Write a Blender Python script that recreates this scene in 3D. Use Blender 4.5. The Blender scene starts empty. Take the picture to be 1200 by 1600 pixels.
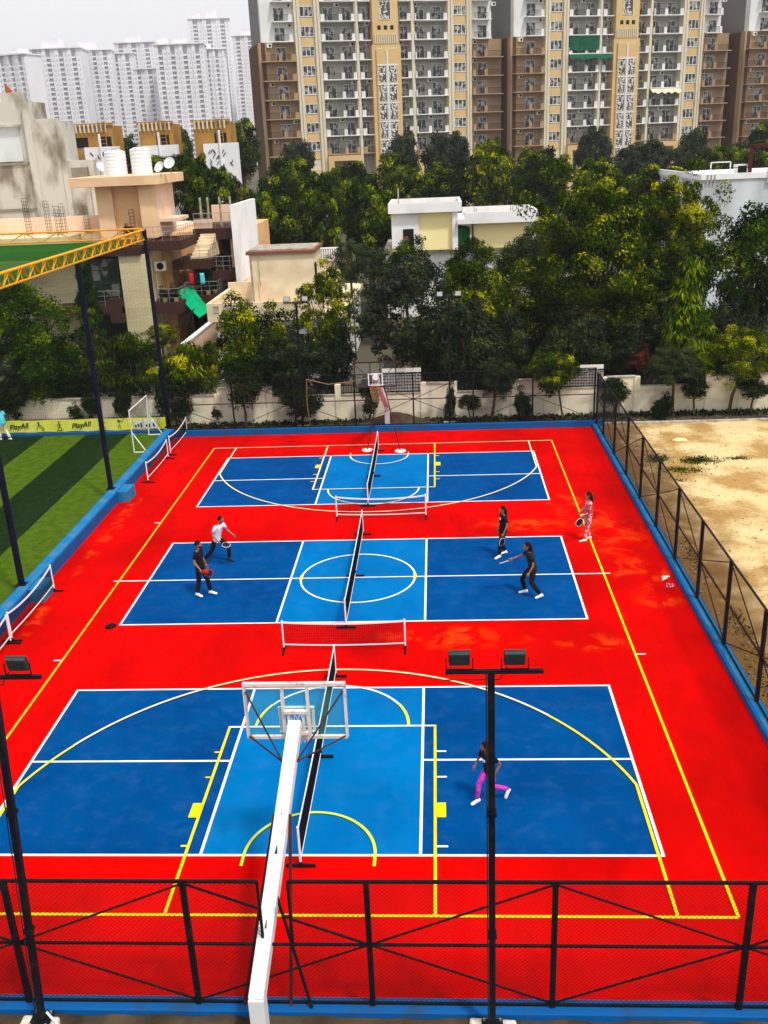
EXPO = 0.17
SKY = 0.15
SKYV = 1.2
CLOUD = 6.5
SUNE = 2.6
HAZE = 0.00024
import bpy, math, random
import numpy as np
from mathutils import Vector, Matrix
PI = math.pi
random.seed(7)
sc = bpy.context.scene
col = sc.collection
# ------------------------------------------------------------------ helpers
ORG = {}

class MB:
    """collects faces; build() links them as one mesh object"""
    def __init__(s): s.v = []; s.f = []; s.m = []
    def face(s, pts, mi=0):
        n = len(s.v); s.v += [tuple(p) for p in pts]; s.f.append(tuple(range(n, n+len(pts)))); s.m.append(mi)
    def box(s, x0, x1, y0, y1, z0, z1, mi=0, M=None):
        P = [(x0,y0,z0),(x1,y0,z0),(x1,y1,z0),(x0,y1,z0),(x0,y0,z1),(x1,y0,z1),(x1,y1,z1),(x0,y1,z1)]
        if M is not None: P = [tuple(M @ Vector(p)) for p in P]
        n = len(s.v); s.v += P
        for q in ((0,3,2,1),(4,5,6,7),(0,1,5,4),(1,2,6,5),(2,3,7,6),(3,0,4,7)):
            s.f.append(tuple(n+i for i in q)); s.m.append(mi)
        return s
    def tube(s, pts, r, n=8, mi=0, cap=True):
        """swept tube through pts; r a number or a list of radii"""
        pts = [Vector(p) for p in pts]
        rs = r if isinstance(r, (list, tuple)) else [r]*len(pts)
        base = len(s.v); prev = None
        for i, p in enumerate(pts):
            a = pts[max(i-1, 0)]; b = pts[min(i+1, len(pts)-1)]
            t = (b-a).normalized() if (b-a).length > 1e-9 else Vector((0,0,1))
            if prev is None:
                u = t.orthogonal().normalized()
                if abs(t.z) < .99: u = t.cross(Vector((0,0,1))).normalized()
            else:
                u = (prev - t*prev.dot(t)).normalized()
            prev = u; w = t.cross(u)
            for k in range(n):
                a_ = 2*PI*(k+.5)/n
                s.v.append(tuple(p + (u*math.cos(a_)+w*math.sin(a_))*rs[i]))
        for i in range(len(pts)-1):
            for k in range(n):
                k2 = (k+1) % n
                s.f.append((base+i*n+k, base+i*n+k2, base+(i+1)*n+k2, base+(i+1)*n+k)); s.m.append(mi)
        if cap:
            s.f.append(tuple(base+k for k in range(n))[::-1]); s.m.append(mi)
            s.f.append(tuple(base+(len(pts)-1)*n+k for k in range(n))); s.m.append(mi)
        return s
    def bar(s, a, b, w, h=None, mi=0):
        """square bar from a to b"""
        a = Vector(a); b = Vector(b); h = h or w
        t = (b-a).normalized()
        u = t.cross(Vector((0,0,1))) if abs(t.z) < .999 else Vector((1,0,0))
        u.normalize(); v = u.cross(t)
        P = []
        for p in (a, b):
            for (i, j) in ((-1,-1),(1,-1),(1,1),(-1,1)): P.append(tuple(p + u*i*w/2 + v*j*h/2))
        n = len(s.v); s.v += P
        for q in ((0,1,2,3),(7,6,5,4),(0,4,5,1),(1,5,6,2),(2,6,7,3),(3,7,4,0)):
            s.f.append(tuple(n+i for i in q)); s.m.append(mi)
        return s
    def prism(s, poly, z0, z1, mi=0):
        n = len(s.v); k = len(poly)
        s.v += [(p[0], p[1], z0) for p in poly] + [(p[0], p[1], z1) for p in poly]
        s.f.append(tuple(range(n, n+k))[::-1]); s.m.append(mi)
        s.f.append(tuple(range(n+k, n+2*k))); s.m.append(mi)
        for i in range(k):
            j = (i+1) % k
            s.f.append((n+i, n+j, n+k+j, n+k+i)); s.m.append(mi)
        return s
    def ball(s, c, r, nu=12, nv=8, mi=0, M=None):
        rx, ry, rz = r if isinstance(r, (tuple, list)) else (r, r, r)
        n = len(s.v)
        for j in range(nv+1):
            th = PI*j/nv
            for i in range(nu):
                ph = 2*PI*i/nu
                p = Vector((rx*math.sin(th)*math.cos(ph), ry*math.sin(th)*math.sin(ph), rz*math.cos(th)))
                if M is not None: p = M @ p
                s.v.append(tuple(p + Vector(c)))
        for j in range(nv):
            for i in range(nu):
                i2 = (i+1) % nu
                s.f.append((n+j*nu+i, n+(j+1)*nu+i, n+(j+1)*nu+i2, n+j*nu+i2)); s.m.append(mi)
        return s
    def lathe(s, c, prof, n=20, mi=0):
        b = len(s.v)
        for (r, z) in prof:
            for k in range(n):
                a = 2*PI*k/n; s.v.append((c[0]+r*math.cos(a), c[1]+r*math.sin(a), c[2]+z))
        for i in range(len(prof)-1):
            for k in range(n):
                k2 = (k+1) % n
                s.f.append((b+i*n+k, b+i*n+k2, b+(i+1)*n+k2, b+(i+1)*n+k)); s.m.append(mi)
        return s
    def build(s, name, mat, parent=None, org=None, smooth=False, bevel=0):
        me = bpy.data.meshes.new(name)
        if parent is not None: o0 = ORG.get(parent.name, (0,0,0)) if org is None else org
        elif org is not None: o0 = org
        else:
            xs = [v[0] for v in s.v]; ys = [v[1] for v in s.v]; zs = [v[2] for v in s.v]
            o0 = ((min(xs)+max(xs))/2, (min(ys)+max(ys))/2, min(zs))
        vv = [(v[0]-o0[0], v[1]-o0[1], v[2]-o0[2]) for v in s.v]
        me.from_pydata(vv, [], s.f)
        mats = mat if isinstance(mat, (list, tuple)) else [mat]
        for m in mats: me.materials.append(m)
        if len(mats) > 1: me.polygons.foreach_set('material_index', s.m)
        if smooth: me.polygons.foreach_set('use_smooth', [True]*len(s.f))
        me.update()
        ob = bpy.data.objects.new(name, me); col.objects.link(ob)
        if parent is not None:
            ob.parent = parent; ORG[ob.name] = o0
        else:
            ob.location = o0; ORG[ob.name] = o0
        if bevel:
            b = ob.modifiers.new('bevel', 'BEVEL'); b.width = bevel; b.segments = 2; b.limit_method = 'ANGLE'
        return ob

def tag(o, label=None, cat=None, group=None, kind=None):
    if label: o['label'] = label
    if cat: o['category'] = cat
    if group: o['group'] = group
    if kind: o['kind'] = kind
    return o
def thing(name, label, cat, loc=(0,0,0), group=None, rz=0):
    o = bpy.data.objects.new(name, None); col.objects.link(o)
    o.empty_display_size = .2
    o.location = loc; o.rotation_euler = (0, 0, rz); ORG[o.name] = tuple(loc) if rz == 0 else (0,0,0)
    return tag(o, label, cat, group)
def struct(name, mb, mat, **k):
    o = mb.build(name, mat, **k); o['kind'] = 'structure'; return o
def kids(o): return [c for c in list(col.objects) if c.parent == o]
CH = {}
def copy_tree(o, children=None, parent=None):
    c = o.copy(); col.objects.link(c)
    if parent is not None: c.parent = parent
    for ch in children.get(o.name, []): copy_tree(ch, children, c)
    return c
def child_map():
    d = {}
    for o in col.objects:
        if o.parent: d.setdefault(o.parent.name, []).append(o)
    return d
def dup(root, loc, rz=0, label=None, group=None, scale=None):
    c = copy_tree(root, CH)
    c.location = loc; c.rotation_euler = (0, 0, rz)
    if label: c['label'] = label
    if group: c['group'] = group
    if scale: c.scale = scale
    return c

# ------------------------------------------------------------------ materials
def mat(name, c, rough=.7, c2=None, scale=4, bump=0, bscale=30, metal=0, spec=.08, fac=(.35,.65), emit=None, alpha=1, coat=0, streak=None, trans=0, detail=6):
    m = bpy.data.materials.new(name); m.use_nodes = True
    nt = m.node_tree; N = nt.nodes; L = nt.links
    b = N['Principled BSDF']
    b.inputs['Base Color'].default_value = (*c, 1); b.inputs['Roughness'].default_value = rough
    b.inputs['Metallic'].default_value = metal; b.inputs['Specular IOR Level'].default_value = spec
    b.inputs['Alpha'].default_value = alpha
    if trans: b.inputs['Transmission Weight'].default_value = trans
    tc = N.new('ShaderNodeTexCoord')
    if c2 is not None:
        no = N.new('ShaderNodeTexNoise'); no.inputs['Scale'].default_value = scale; no.inputs['Detail'].default_value = detail
        if streak:
            mp = N.new('ShaderNodeMapping'); mp.inputs['Scale'].default_value = streak
            L.new(tc.outputs['Object'], mp.inputs[0]); L.new(mp.outputs[0], no.inputs['Vector'])
        else: L.new(tc.outputs['Object'], no.inputs['Vector'])
        r = N.new('ShaderNodeValToRGB')
        r.color_ramp.elements[0].position = fac[0]; r.color_ramp.elements[1].position = fac[1]
        r.color_ramp.elements[0].color = (*c, 1); r.color_ramp.elements[1].color = (*c2, 1)
        L.new(no.outputs['Fac'], r.inputs[0]); L.new(r.outputs[0], b.inputs['Base Color'])
    if bump:
        n2 = N.new('ShaderNodeTexNoise'); n2.inputs['Scale'].default_value = bscale; n2.inputs['Detail'].default_value = 5
        L.new(tc.outputs['Object'], n2.inputs['Vector'])
        bp = N.new('ShaderNodeBump'); bp.inputs['Strength'].default_value = bump; bp.inputs['Distance'].default_value = .03
        L.new(n2.outputs['Fac'], bp.inputs['Height']); L.new(bp.outputs[0], b.inputs['Normal'])
    return m
def leafmat(name, dark, light, tip, rough=.8, spec=.0):
    m = bpy.data.materials.new(name); m.use_nodes = True
    nt = m.node_tree; N = nt.nodes; L = nt.links; b = N['Principled BSDF']
    at = N.new('ShaderNodeAttribute'); at.attribute_name = 'tint'
    oi = N.new('ShaderNodeObjectInfo')
    ad = N.new('ShaderNodeMath'); ad.operation = 'MULTIPLY_ADD'; ad.inputs[1].default_value = .22
    L.new(oi.outputs['Random'], ad.inputs[0]); L.new(at.outputs['Fac'], ad.inputs[2])
    r = N.new('ShaderNodeValToRGB'); e = r.color_ramp.elements
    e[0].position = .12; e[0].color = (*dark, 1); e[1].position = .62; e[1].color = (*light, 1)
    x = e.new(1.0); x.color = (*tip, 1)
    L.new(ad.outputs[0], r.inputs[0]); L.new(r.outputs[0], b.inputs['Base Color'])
    b.inputs['Roughness'].default_value = rough; b.inputs['Specular IOR Level'].default_value = spec
    tr = N.new('ShaderNodeBsdfTranslucent'); L.new(r.outputs[0], tr.inputs[0])
    mx = N.new('ShaderNodeMixShader'); mx.inputs[0].default_value = .14
    L.new(b.outputs[0], mx.inputs[1]); L.new(tr.outputs[0], mx.inputs[2]); L.new(mx.outputs[0], N['Material Output'].inputs[0])
    return m
W = dict(
 red=mat('court_red', (.66,.001,.0005), .6, (.42,.001,.0005), .22, .08, 90, spec=.0),
 dblue=mat('court_dark_blue', (.0,.044,.18), .6, (.0,.060,.23), .45, .08, 90, spec=.0),
 lblue=mat('court_light_blue', (.0,.115,.35), .6, (.0,.150,.42), .45, .08, 90, spec=.0),
 white=mat('line_white', (.84,.84,.86), .6, (.52,.56,.62), 2.2, fac=(.5,.78), detail=12),
 yellow=mat('line_yellow', (.85,.62,.0), .6, (.60,.40,.01), 2.2, fac=(.5,.78), detail=12),
 lime=mat('line_lime', (.70,.78,.02), .6, (.62,.7,.03), 3),
 cream=mat('line_cream', (.84,.72,.42), .6, (.78,.62,.32), 3),
 orange=mat('line_orange', (.85,.50,.03), .6, (.8,.42,.03), 3),
 kerb=mat('kerb_blue', (.003,.090,.30), .6, (.02,.06,.13), 1.6, .25, 20, fac=(.48,.80), detail=12),
 kerb2=mat('kerb_top_blue', (.004,.16,.38), .6, (.10,.20,.26), 1.8, .25, 20, fac=(.46,.78), detail=12),
 black=mat('black_paint', (.006,.007,.010), .5, (.02,.016,.014), 6, fac=(.5,.8)),
 navy=mat('navy_paint', (.004,.006,.018), .5),
 wire=mat('fence_wire', (.012,.010,.010), .6),
 netblk=mat('net_black', (.006,.007,.012), .8),
 wmetal=mat('white_metal', (.80,.80,.80), .4, (.62,.60,.57), 5, fac=(.55,.8)),
 rustwhite=mat('rusted_white_metal', (.62,.61,.57), .5, (.26,.14,.07), 6, fac=(.56,.72)), armw=mat('painted_arm', (.66,.66,.67), .5, (.40,.33,.26), 3.5, fac=(.60,.80), detail=12),
 dred=mat('dark_red_metal', (.10,.012,.012), .5, (.05,.012,.01), 6),
 glassb=mat('board_glass', (.10,.45,.42), .08, alpha=.16, spec=.6),
 glassc=mat('clear_board_glass', (.3,.4,.4), .2, alpha=.05, spec=.3),
 rim=mat('rim_orange', (.45,.09,.03), .5),
 netw=mat('net_white', (.75,.7,.62), .8),
 brownnet=mat('worn_brown_rope', (.22,.12,.05), .9, (.36,.22,.1), 20),
 lampb=mat('lamp_housing', (.03,.045,.045), .45, (.05,.06,.06), 8),
 lampw=mat('lamp_glass', (.34,.36,.36), .3),
 conc=mat('concrete', (.46,.42,.34), .9, (.24,.20,.15), 3, .5, 14),
 concw=mat('footing_concrete', (.62,.56,.46), .9, (.20,.16,.10), 3.0, .6, 14, fac=(.42,.62)),
 greyw=mat('raw_concrete_wall', (.54,.52,.46), .95, (.20,.17,.12), .75, .5, 8, streak=(1,1,.45), fac=(.46,.66), detail=12),
 greyp=mat('concrete_patch', (.30,.27,.21), .95, (.22,.2,.16), 1.2, .3, 8),
 wallw=mat('boundary_wall_paint', (.80,.72,.54), .9, (.36,.30,.20), .6, .2, 10, fac=(.50,.80), streak=(1,1,2.5)),
 soil=mat('dark_soil', (.035,.024,.014), 1, (.085,.062,.038), 1.6, .8, 9),
 turfa=mat('turf_dark', (.003,.015,.001), .95, (.008,.032,.002), 3.0, .8, 60, detail=12),
 turfb=mat('turf_light', (.045,.105,.001), .95, (.085,.145,.003), 3.0, .8, 60, detail=12),
 bann=mat('banner_yellow', (.72,.74,.04), .6, (.80,.78,.16), 1.5),
 ink=mat('banner_ink', (.015,.03,.01), .7),
 truss=mat('truss_yellow', (.75,.36,.01), .5, (.6,.26,.01), 2),
 greenpole=mat('green_metal', (.02,.11,.02), .5),
 gnet=mat('green_netting', (.03,.16,.02), .8),
 dnet=mat('dark_netting', (.015,.03,.015), .8),
 peach=mat('peach_plaster', (.84,.57,.33), .85, (.72,.46,.26), .6, .1, 20),
 peachd=mat('peach_plaster_deep', (.78,.46,.22), .85, (.66,.37,.16), .6, .1, 20),
 peachl=mat('peach_plaster_pale', (.82,.60,.44), .85, (.72,.50,.35), .6, .1, 20),
 creamw=mat('cream_plaster', (.62,.55,.33), .85, (.5,.43,.26), .5, .15, 15, streak=(.4,.4,3)),
 beige=mat('beige_plaster', (.80,.68,.46), .85, (.56,.43,.26), .7, .15, 15, fac=(.4,.8)),
 bwhite=mat('white_plaster', (.80,.80,.80), .85, (.62,.62,.61), .5, .1, 15, fac=(.45,.8)),
 dirtyw=mat('weathered_white_plaster', (.62,.66,.68), .9, (.36,.38,.38), .5, .2, 10, streak=(1,1,.3), fac=(.42,.72)),
 yellowp=mat('yellow_plaster', (.92,.80,.40), .85, (.90,.76,.36), .8),
 dkint=mat('dark_interior', (.012,.010,.010), .9),
 brownf=mat('dark_brown_fascia', (.05,.022,.016), .7),
 wood=mat('brown_wood', (.14,.05,.025), .7),
 gplast=mat('green_tank', (.008,.22,.05), .45), gdark=mat('dark_green_cloth', (.004,.10,.045), .85, (.003,.06,.03), 2),
 gcloth=mat('green_shade_cloth', (.0,.30,.12), .8, (.0,.40,.17), 2),
 wplast=mat('white_tank_plastic', (.78,.80,.82), .5),
 rebar=mat('rebar', (.07,.04,.03), .8),
 steel=mat('handrail_steel', (.40,.40,.40), .4, metal=.6),
 tankrope=mat('brown_tile', (.20,.08,.05), .8),
 ochre=mat('ochre_render', (.40,.215,.05), .85, (.30,.155,.035), .5, .1, 15),
 glass=mat('window_glass', (.02,.025,.03), .12, spec=.6),
 # tower
 tcream=mat('tower_cream', (.66,.59,.43), .8, (.58,.51,.36), .15),
 tochre=mat('tower_ochre', (.62,.44,.21), .8, (.55,.38,.17), .2),
 ttan=mat('tower_tan', (.38,.265,.155), .8, (.30,.20,.11), .2),
 tbrown=mat('tower_brown', (.10,.050,.02), .8, (.08,.04,.016), .3),
 tgrey=mat('tower_grey', (.22,.22,.20), .8, (.18,.18,.17), .2),
 tdark=mat('tower_dark_backing', (.10,.085,.07), .8),
 twhite=mat('tower_white', (.74,.74,.72), .8, (.62,.62,.60), .3),
 tback=mat('tower_recess_wall_shaded', (.36,.37,.32), .85, (.27,.28,.24), .2),  # light wall toned down, balcony shadow put into its colour
 fwall=mat('far_tower_wall_hazed', (.78,.76,.79), .85, (.70,.69,.72), .05),  # wall lightened, part of the distance haze is put into its colour
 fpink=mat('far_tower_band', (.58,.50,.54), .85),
 fopen_hazed=mat('far_tower_opening_hazed', (.50,.49,.53), .7),  # openings paled so the haze fade sits in their own colour
 bark=mat('bark', (.13,.08,.045), .95, (.06,.038,.024), 5, .6, 20),
 palebark=mat('pale_bark', (.30,.20,.12), .95, (.15,.09,.05), 5, .6, 20),
 skin=mat('skin', (.30,.14,.08), .6), skin2=mat('skin_brown', (.20,.09,.05), .6),
 hair=mat('hair_black', (.006,.005,.005), .5),
 clothb=mat('black_fabric', (.010,.010,.013), .85), clothw=mat('white_fabric', (.80,.74,.82), .85, (.62,.52,.70), 9, fac=(.45,.7)),
 clothg=mat('charcoal_fabric', (.018,.018,.022), .85),
 pink=mat('pink_patterned_leggings', (.72,.05,.40), .8, (.45,.02,.45), 14, fac=(.45,.55)),
 floral=mat('floral_fabric', (.55,.03,.04), .8, (.72,.45,.48), 16, fac=(.48,.56), detail=2),
 cyan=mat('cyan_fabric', (.10,.62,.72), .8), offwhite=mat('off_white_fabric', (.74,.72,.64), .85),
 shoe=mat('white_shoe', (.80,.80,.80), .6), shoed=mat('dark_shoe', (.02,.02,.03), .6),
 padred=mat('paddle_red', (.55,.02,.02), .5), padblk=mat('paddle_black', (.010,.012,.02), .4),
)
def curtained(name, lo, hi):
    m = bpy.data.materials.new(name); m.use_nodes = True
    N = m.node_tree.nodes; L = m.node_tree.links; b = N['Principled BSDF']
    oi = N.new('ShaderNodeObjectInfo'); tc = N.new('ShaderNodeTexCoord')
    no = N.new('ShaderNodeTexNoise'); no.noise_dimensions = '4D'; no.inputs['Scale'].default_value = 1.4; no.inputs['Detail'].default_value = 1
    mm = N.new('ShaderNodeMath'); mm.operation = 'MULTIPLY'; mm.inputs[1].default_value = 40
    L.new(oi.outputs['Random'], mm.inputs[0]); L.new(mm.outputs[0], no.inputs['W']); L.new(tc.outputs['Object'], no.inputs['Vector'])
    r = N.new('ShaderNodeValToRGB'); r.color_ramp.elements[0].position = .50; r.color_ramp.elements[1].position = .56
    r.color_ramp.elements[0].color = (*lo, 1); r.color_ramp.elements[1].color = (*hi, 1)
    L.new(no.outputs['Fac'], r.inputs[0]); L.new(r.outputs[0], b.inputs['Base Color'])
    b.inputs['Roughness'].default_value = .25
    return m
W['curt'] = curtained('curtained_glass', (.02,.026,.03), (.30,.29,.26))
def rug(name, base, c_, sx, sy):
    return None

def scuff(m, c, amt, scale, lo, hi, stretch=(1,1,1), rot=0):
    """dusty scuffs and drag marks worked into a painted surface"""
    N = m.node_tree.nodes; L = m.node_tree.links; b = N['Principled BSDF']; src = b.inputs['Base Color'].links[0].from_socket
    geo = N.new('ShaderNodeNewGeometry'); mp = N.new('ShaderNodeMapping'); mp.inputs['Scale'].default_value = stretch; mp.inputs['Rotation'].default_value = (0,0,rot)
    L.new(geo.outputs['Position'], mp.inputs[0]); no = N.new('ShaderNodeTexNoise'); no.inputs['Scale'].default_value = scale; no.inputs['Detail'].default_value = 12; no.inputs['Roughness'].default_value = .7
    L.new(mp.outputs[0], no.inputs['Vector']); r = N.new('ShaderNodeMapRange'); r.inputs[1].default_value = lo; r.inputs[2].default_value = hi; r.inputs[3].default_value = 0; r.inputs[4].default_value = amt
    L.new(no.outputs['Fac'], r.inputs[0]); mx = N.new('ShaderNodeMix'); mx.data_type = 'RGBA'; mx.inputs[7].default_value = (*c, 1)
    L.new(r.outputs[0], mx.inputs[0]); L.new(src, mx.inputs[6]); L.new(mx.outputs[2], b.inputs['Base Color'])
for k_ in ('dblue','lblue'):
    scuff(W[k_], (.05,.14,.30), .16, 2.2, .50, .70); scuff(W[k_], (.12,.24,.38), .35, 2.4, .68, .76, (1,.2,1), .5); scuff(W[k_], (.0,.03,.13), .22, .7, .52, .75, (1,.5,1), 1.1)
scuff(W['red'], (.24,.001,.001), .65, .6, .48, .72, (1,.4,1), .3); scuff(W['red'], (.86,.08,.03), .35, 1.5, .66, .76, (1,.3,1), -.4)
# ------------------------------------------------------------------ camera, light, sky
cam = bpy.data.cameras.new('camera'); co = bpy.data.objects.new('camera', cam); col.objects.link(co)
cam.sensor_fit = 'HORIZONTAL'; cam.sensor_width = 36; cam.lens = 1507.03/1200*36
cam.clip_start = .1; cam.clip_end = 6000
r_ = Vector((0.99801552, 0.04857952, -0.0400632)); u_ = Vector((0.02004409, 0.35805428, 0.9334856)); f_ = Vector((-0.05969309, 0.93243614, -0.35637))
co.matrix_world = Matrix(((r_.x, u_.x, -f_.x, 9.3737), (r_.y, u_.y, -f_.y, -14.8739), (r_.z, u_.z, -f_.z, 12.7355), (0,0,0,1)))
sc.camera = co
sc.view_settings.view_transform = 'Standard'; sc.view_settings.look = 'None'; sc.view_settings.gamma = 1
sc.view_settings.exposure = EXPO
world = bpy.data.worlds.new('World'); sc.world = world; world.use_nodes = True
N = world.node_tree.nodes; L = world.node_tree.links
SUN_EL, SUN_AZ = math.radians(60), math.radians(138)     # azimuth clockwise from +Y
sky = N.new('ShaderNodeTexSky'); sky.sky_type = 'NISHITA'; sky.sun_disc = False
sky.sun_elevation = SUN_EL; sky.sun_rotation = SUN_AZ; sky.air_density = 1.0; sky.dust_density = 5.0; sky.ozone_density = 1
hs = N.new('ShaderNodeHueSaturation'); hs.inputs['Saturation'].default_value = .22; hs.inputs['Value'].default_value = SKYV
L.new(sky.outputs[0], hs.inputs['Color'])
# thin overcast: the clear sky seen through an even white cloud layer
ov = N.new('ShaderNodeMix'); ov.data_type = 'RGBA'; ov.inputs[0].default_value = .72; ov.inputs[7].default_value = (CLOUD*.985, CLOUD*.975, CLOUD*1.02, 1)
L.new(hs.outputs[0], ov.inputs[6]); L.new(ov.outputs[2], N['Background'].inputs[0])
N['Background'].inputs[1].default_value = SKY
sl = bpy.data.lights.new('sun', 'SUN'); sl.energy = SUNE; sl.angle = math.radians(5); sl.color = (1, .95, .86)
so = bpy.data.objects.new('sun', sl); col.objects.link(so)
d = Vector((math.sin(SUN_AZ)*math.cos(SUN_EL), math.cos(SUN_AZ)*math.cos(SUN_EL), math.sin(SUN_EL)))
so.rotation_euler = d.to_track_quat('Z', 'Y').to_euler(); so.location = (20, 0, 60)
if HAZE:
    hb = MB(); hb.box(-700, 700, -60, 1000, -2, 128)
    hm = bpy.data.materials.new('haze'); hm.use_nodes = True; nt = hm.node_tree
    nt.nodes.remove(nt.nodes['Principled BSDF']); pv = nt.nodes.new('ShaderNodeVolumePrincipled')
    pv.inputs['Color'].default_value = (.97,.96,1,1); pv.inputs['Density'].default_value = HAZE; pv.inputs['Anisotropy'].default_value = .2
    nt.links.new(pv.outputs[0], nt.nodes['Material Output'].inputs['Volume'])
    tag(hb.build('haze', hm), 'pale thin haze filling the air over the whole scene', 'haze', kind='stuff')

# ------------------------------------------------------------------ ground and courts
def sheet(x0, x1, y0, y1, z): m = MB(); m.face([(x0,y0,z),(x1,y0,z),(x1,y1,z),(x0,y1,z)]); return m
struct('ground', sheet(-690, 690, -55, 990, -.06), mat('ground', (.05,.055,.03), 1, (.10,.09,.06), .05))
struct('court_floor', MB().box(-3.31, 16.46, -3.56, 29.06, -.04, 0), W['red'])
# faded orange wear on the red floor: a noise mask in a thin coat sheet is avoided, it is part of the floor paint
def stain_floor():
    m = W['red']; N = m.node_tree.nodes; L = m.node_tree.links; b = N['Principled BSDF']
    src = b.inputs['Base Color'].links[0].from_socket
    geo = N.new('ShaderNodeNewGeometry'); sep = N.new('ShaderNodeSeparateXYZ'); L.new(geo.outputs['Position'], sep.inputs[0])
    mask = None
    def blob(cx, cy, rx, ry):
        # 1 - ((x-cx)/rx)^2 - ((y-cy)/ry)^2
        def sq(sock, c0, r0):
            a = N.new('ShaderNodeMath'); a.operation = 'SUBTRACT'; a.inputs[1].default_value = c0; L.new(sock, a.inputs[0])
            bb = N.new('ShaderNodeMath'); bb.operation = 'DIVIDE'; bb.inputs[1].default_value = r0; L.new(a.outputs[0], bb.inputs[0])
            c = N.new('ShaderNodeMath'); c.operation = 'MULTIPLY'; L.new(bb.outputs[0], c.inputs[0]); L.new(bb.outputs[0], c.inputs[1]); return c
        s1 = sq(sep.outputs[0], cx, rx); s2 = sq(sep.outputs[1], cy, ry)
        ad = N.new('ShaderNodeMath'); L.new(s1.outputs[0], ad.inputs[0]); L.new(s2.outputs[0], ad.inputs[1])
        iv = N.new('ShaderNodeMath'); iv.operation = 'SUBTRACT'; iv.inputs[0].default_value = 1; iv.use_clamp = True; L.new(ad.outputs[0], iv.inputs[1]); return iv.outputs[0]
    for b4 in ((15.2,16.2,1.3,2.6),(15.5,12.9,1.0,1.3),(9.6,8.7,2.4,.75),(12.2,17.0,2.0,.9),(-2.6,17.4,.33,4.6),(15.7,11.0,.9,.8),(14.0,18.8,.8,1.5),(-2.7,10.2,.4,1.6),(13.4,8.3,1.2,.6)):
        v = blob(*b4)
        if mask is None: mask = v
        else:
            mx = N.new('ShaderNodeMath'); mx.operation = 'MAXIMUM'; L.new(mask, mx.inputs[0]); L.new(v, mx.inputs[1]); mask = mx.outputs[0]
    no = N.new('ShaderNodeTexNoise'); no.inputs['Scale'].default_value = 1.5; no.inputs['Detail'].default_value = 8; no.inputs['Roughness'].default_value = .62
    no.inputs['Distortion'].default_value = .6
    L.new(geo.outputs['Position'], no.inputs['Vector'])
    rp = N.new('ShaderNodeValToRGB'); rp.color_ramp.elements[0].position = .48; rp.color_ramp.elements[1].position = .66
    L.new(no.outputs['Fac'], rp.inputs[0])
    ml = N.new('ShaderNodeMath'); ml.operation = 'MULTIPLY'; L.new(mask, ml.inputs[0]); L.new(rp.outputs[0], ml.inputs[1]); ml.use_clamp = True
    mix = N.new('ShaderNodeMix'); mix.data_type = 'RGBA'; mix.inputs[7].default_value = (.82,.055,.004,1)
    L.new(ml.outputs[0], mix.inputs[0]); L.new(src, mix.inputs[6]); L.new(mix.outputs[2], b.inputs['Base Color'])
stain_floor()
CY = (0, 9.67, 19.36); CW, CD, K0, K1 = 13.41, 6.10, 4.572, 8.839
db = MB(); lb = MB()
for y in CY:
    db.face([(0,y,.004),(CW,y,.004),(CW,y+CD,.004),(0,y+CD,.004)])
    lb.face([(K0,y,.008),(K1,y,.008),(K1,y+CD,.008),(K0,y+CD,.008)])
struct('court_surface', db, W['dblue']); struct('court_surface', lb, W['lblue'])
_z = [.012]
def zz(): _z[0] += .0004; return _z[0]
def line(mb, a, b, w=.06):
    a = Vector((*a, 0)); b = Vector((*b, 0)); t = (b-a).normalized(); n = Vector((-t.y, t.x, 0))*w/2; z = zz()
    mb.face([(*(a+n).xy, z), (*(a-n).xy, z), (*(b-n).xy, z), (*(b+n).xy, z)][::-1] if False else [(*(a-n).xy, z), (*(b-n).xy, z), (*(b+n).xy, z), (*(a+n).xy, z)])
def arc(mb, c, r, a0, a1, w=.06, n=48):
    z = zz()
    for i in range(n):
        p = []
        for (a, rr) in ((a0+(a1-a0)*i/n, r-w/2), (a0+(a1-a0)*i/n, r+w/2), (a0+(a1-a0)*(i+1)/n, r+w/2), (a0+(a1-a0)*(i+1)/n, r-w/2)):
            p.append((c[0]+rr*math.cos(a), c[1]+rr*math.sin(a), z))
        mb.face(p if a1 > a0 else p[::-1])
wl = MB()
for i, y in enumerate(CY):
    line(wl, (-.03,y), (CW+.03,y)); line(wl, (-.03,y+CD), (CW+.03,y+CD)); line(wl, (0,y), (0,y+CD)); line(wl, (CW,y), (CW,y+CD))
    line(wl, (K0,y), (K0,y+CD)); line(wl, (K1,y), (K1,y+CD))
    if i != 1: line(wl, (0,y+3.05), (K0,y+3.05)); line(wl, (K1,y+3.05), (CW,y+3.05))
line(wl, (-1.15, 12.68), (14.55, 12.68), .055)
BX0, BX1, BY0, BY1 = -.95, 14.35, -1.56, 26.95
line(wl, (4.26, 4.38), (9.14, 4.38)); arc(wl, (6.7, 12.7), 1.8, .1, PI-.1); arc(wl, (6.7, 12.7), 1.8, PI+.1, 2*PI-.1)
for (x, y) in ((9.25,3.36),(9.25,2.43),(9.25,.24)): line(wl, (x-.1,y), (x+.12,y), .05)
for y in (7.62, 17.74): line(wl, (-1.2,y), (-.97,y), .05); line(wl, (14.38,y), (14.62,y), .05)
A0 = math.acos(.9)
arc(wl, (6.7, 4.38), 1.8, .55, PI-.55)
struct('court_markings', wl, W['white'])
yl = MB()
line(yl, (BX0,BY0), (BX1,BY0)); line(yl, (BX1,BY0), (BX1,16)); 
line(yl, (4.28,BY0), (4.28,4.40)); line(yl, (9.12,BY0), (9.12,4.40))
line(yl, (.08,BY0), (.08,2.14)); line(yl, (13.32,BY0), (13.32,2.14))
a3 = math.asin((1.6-.05)/6.8)
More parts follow.
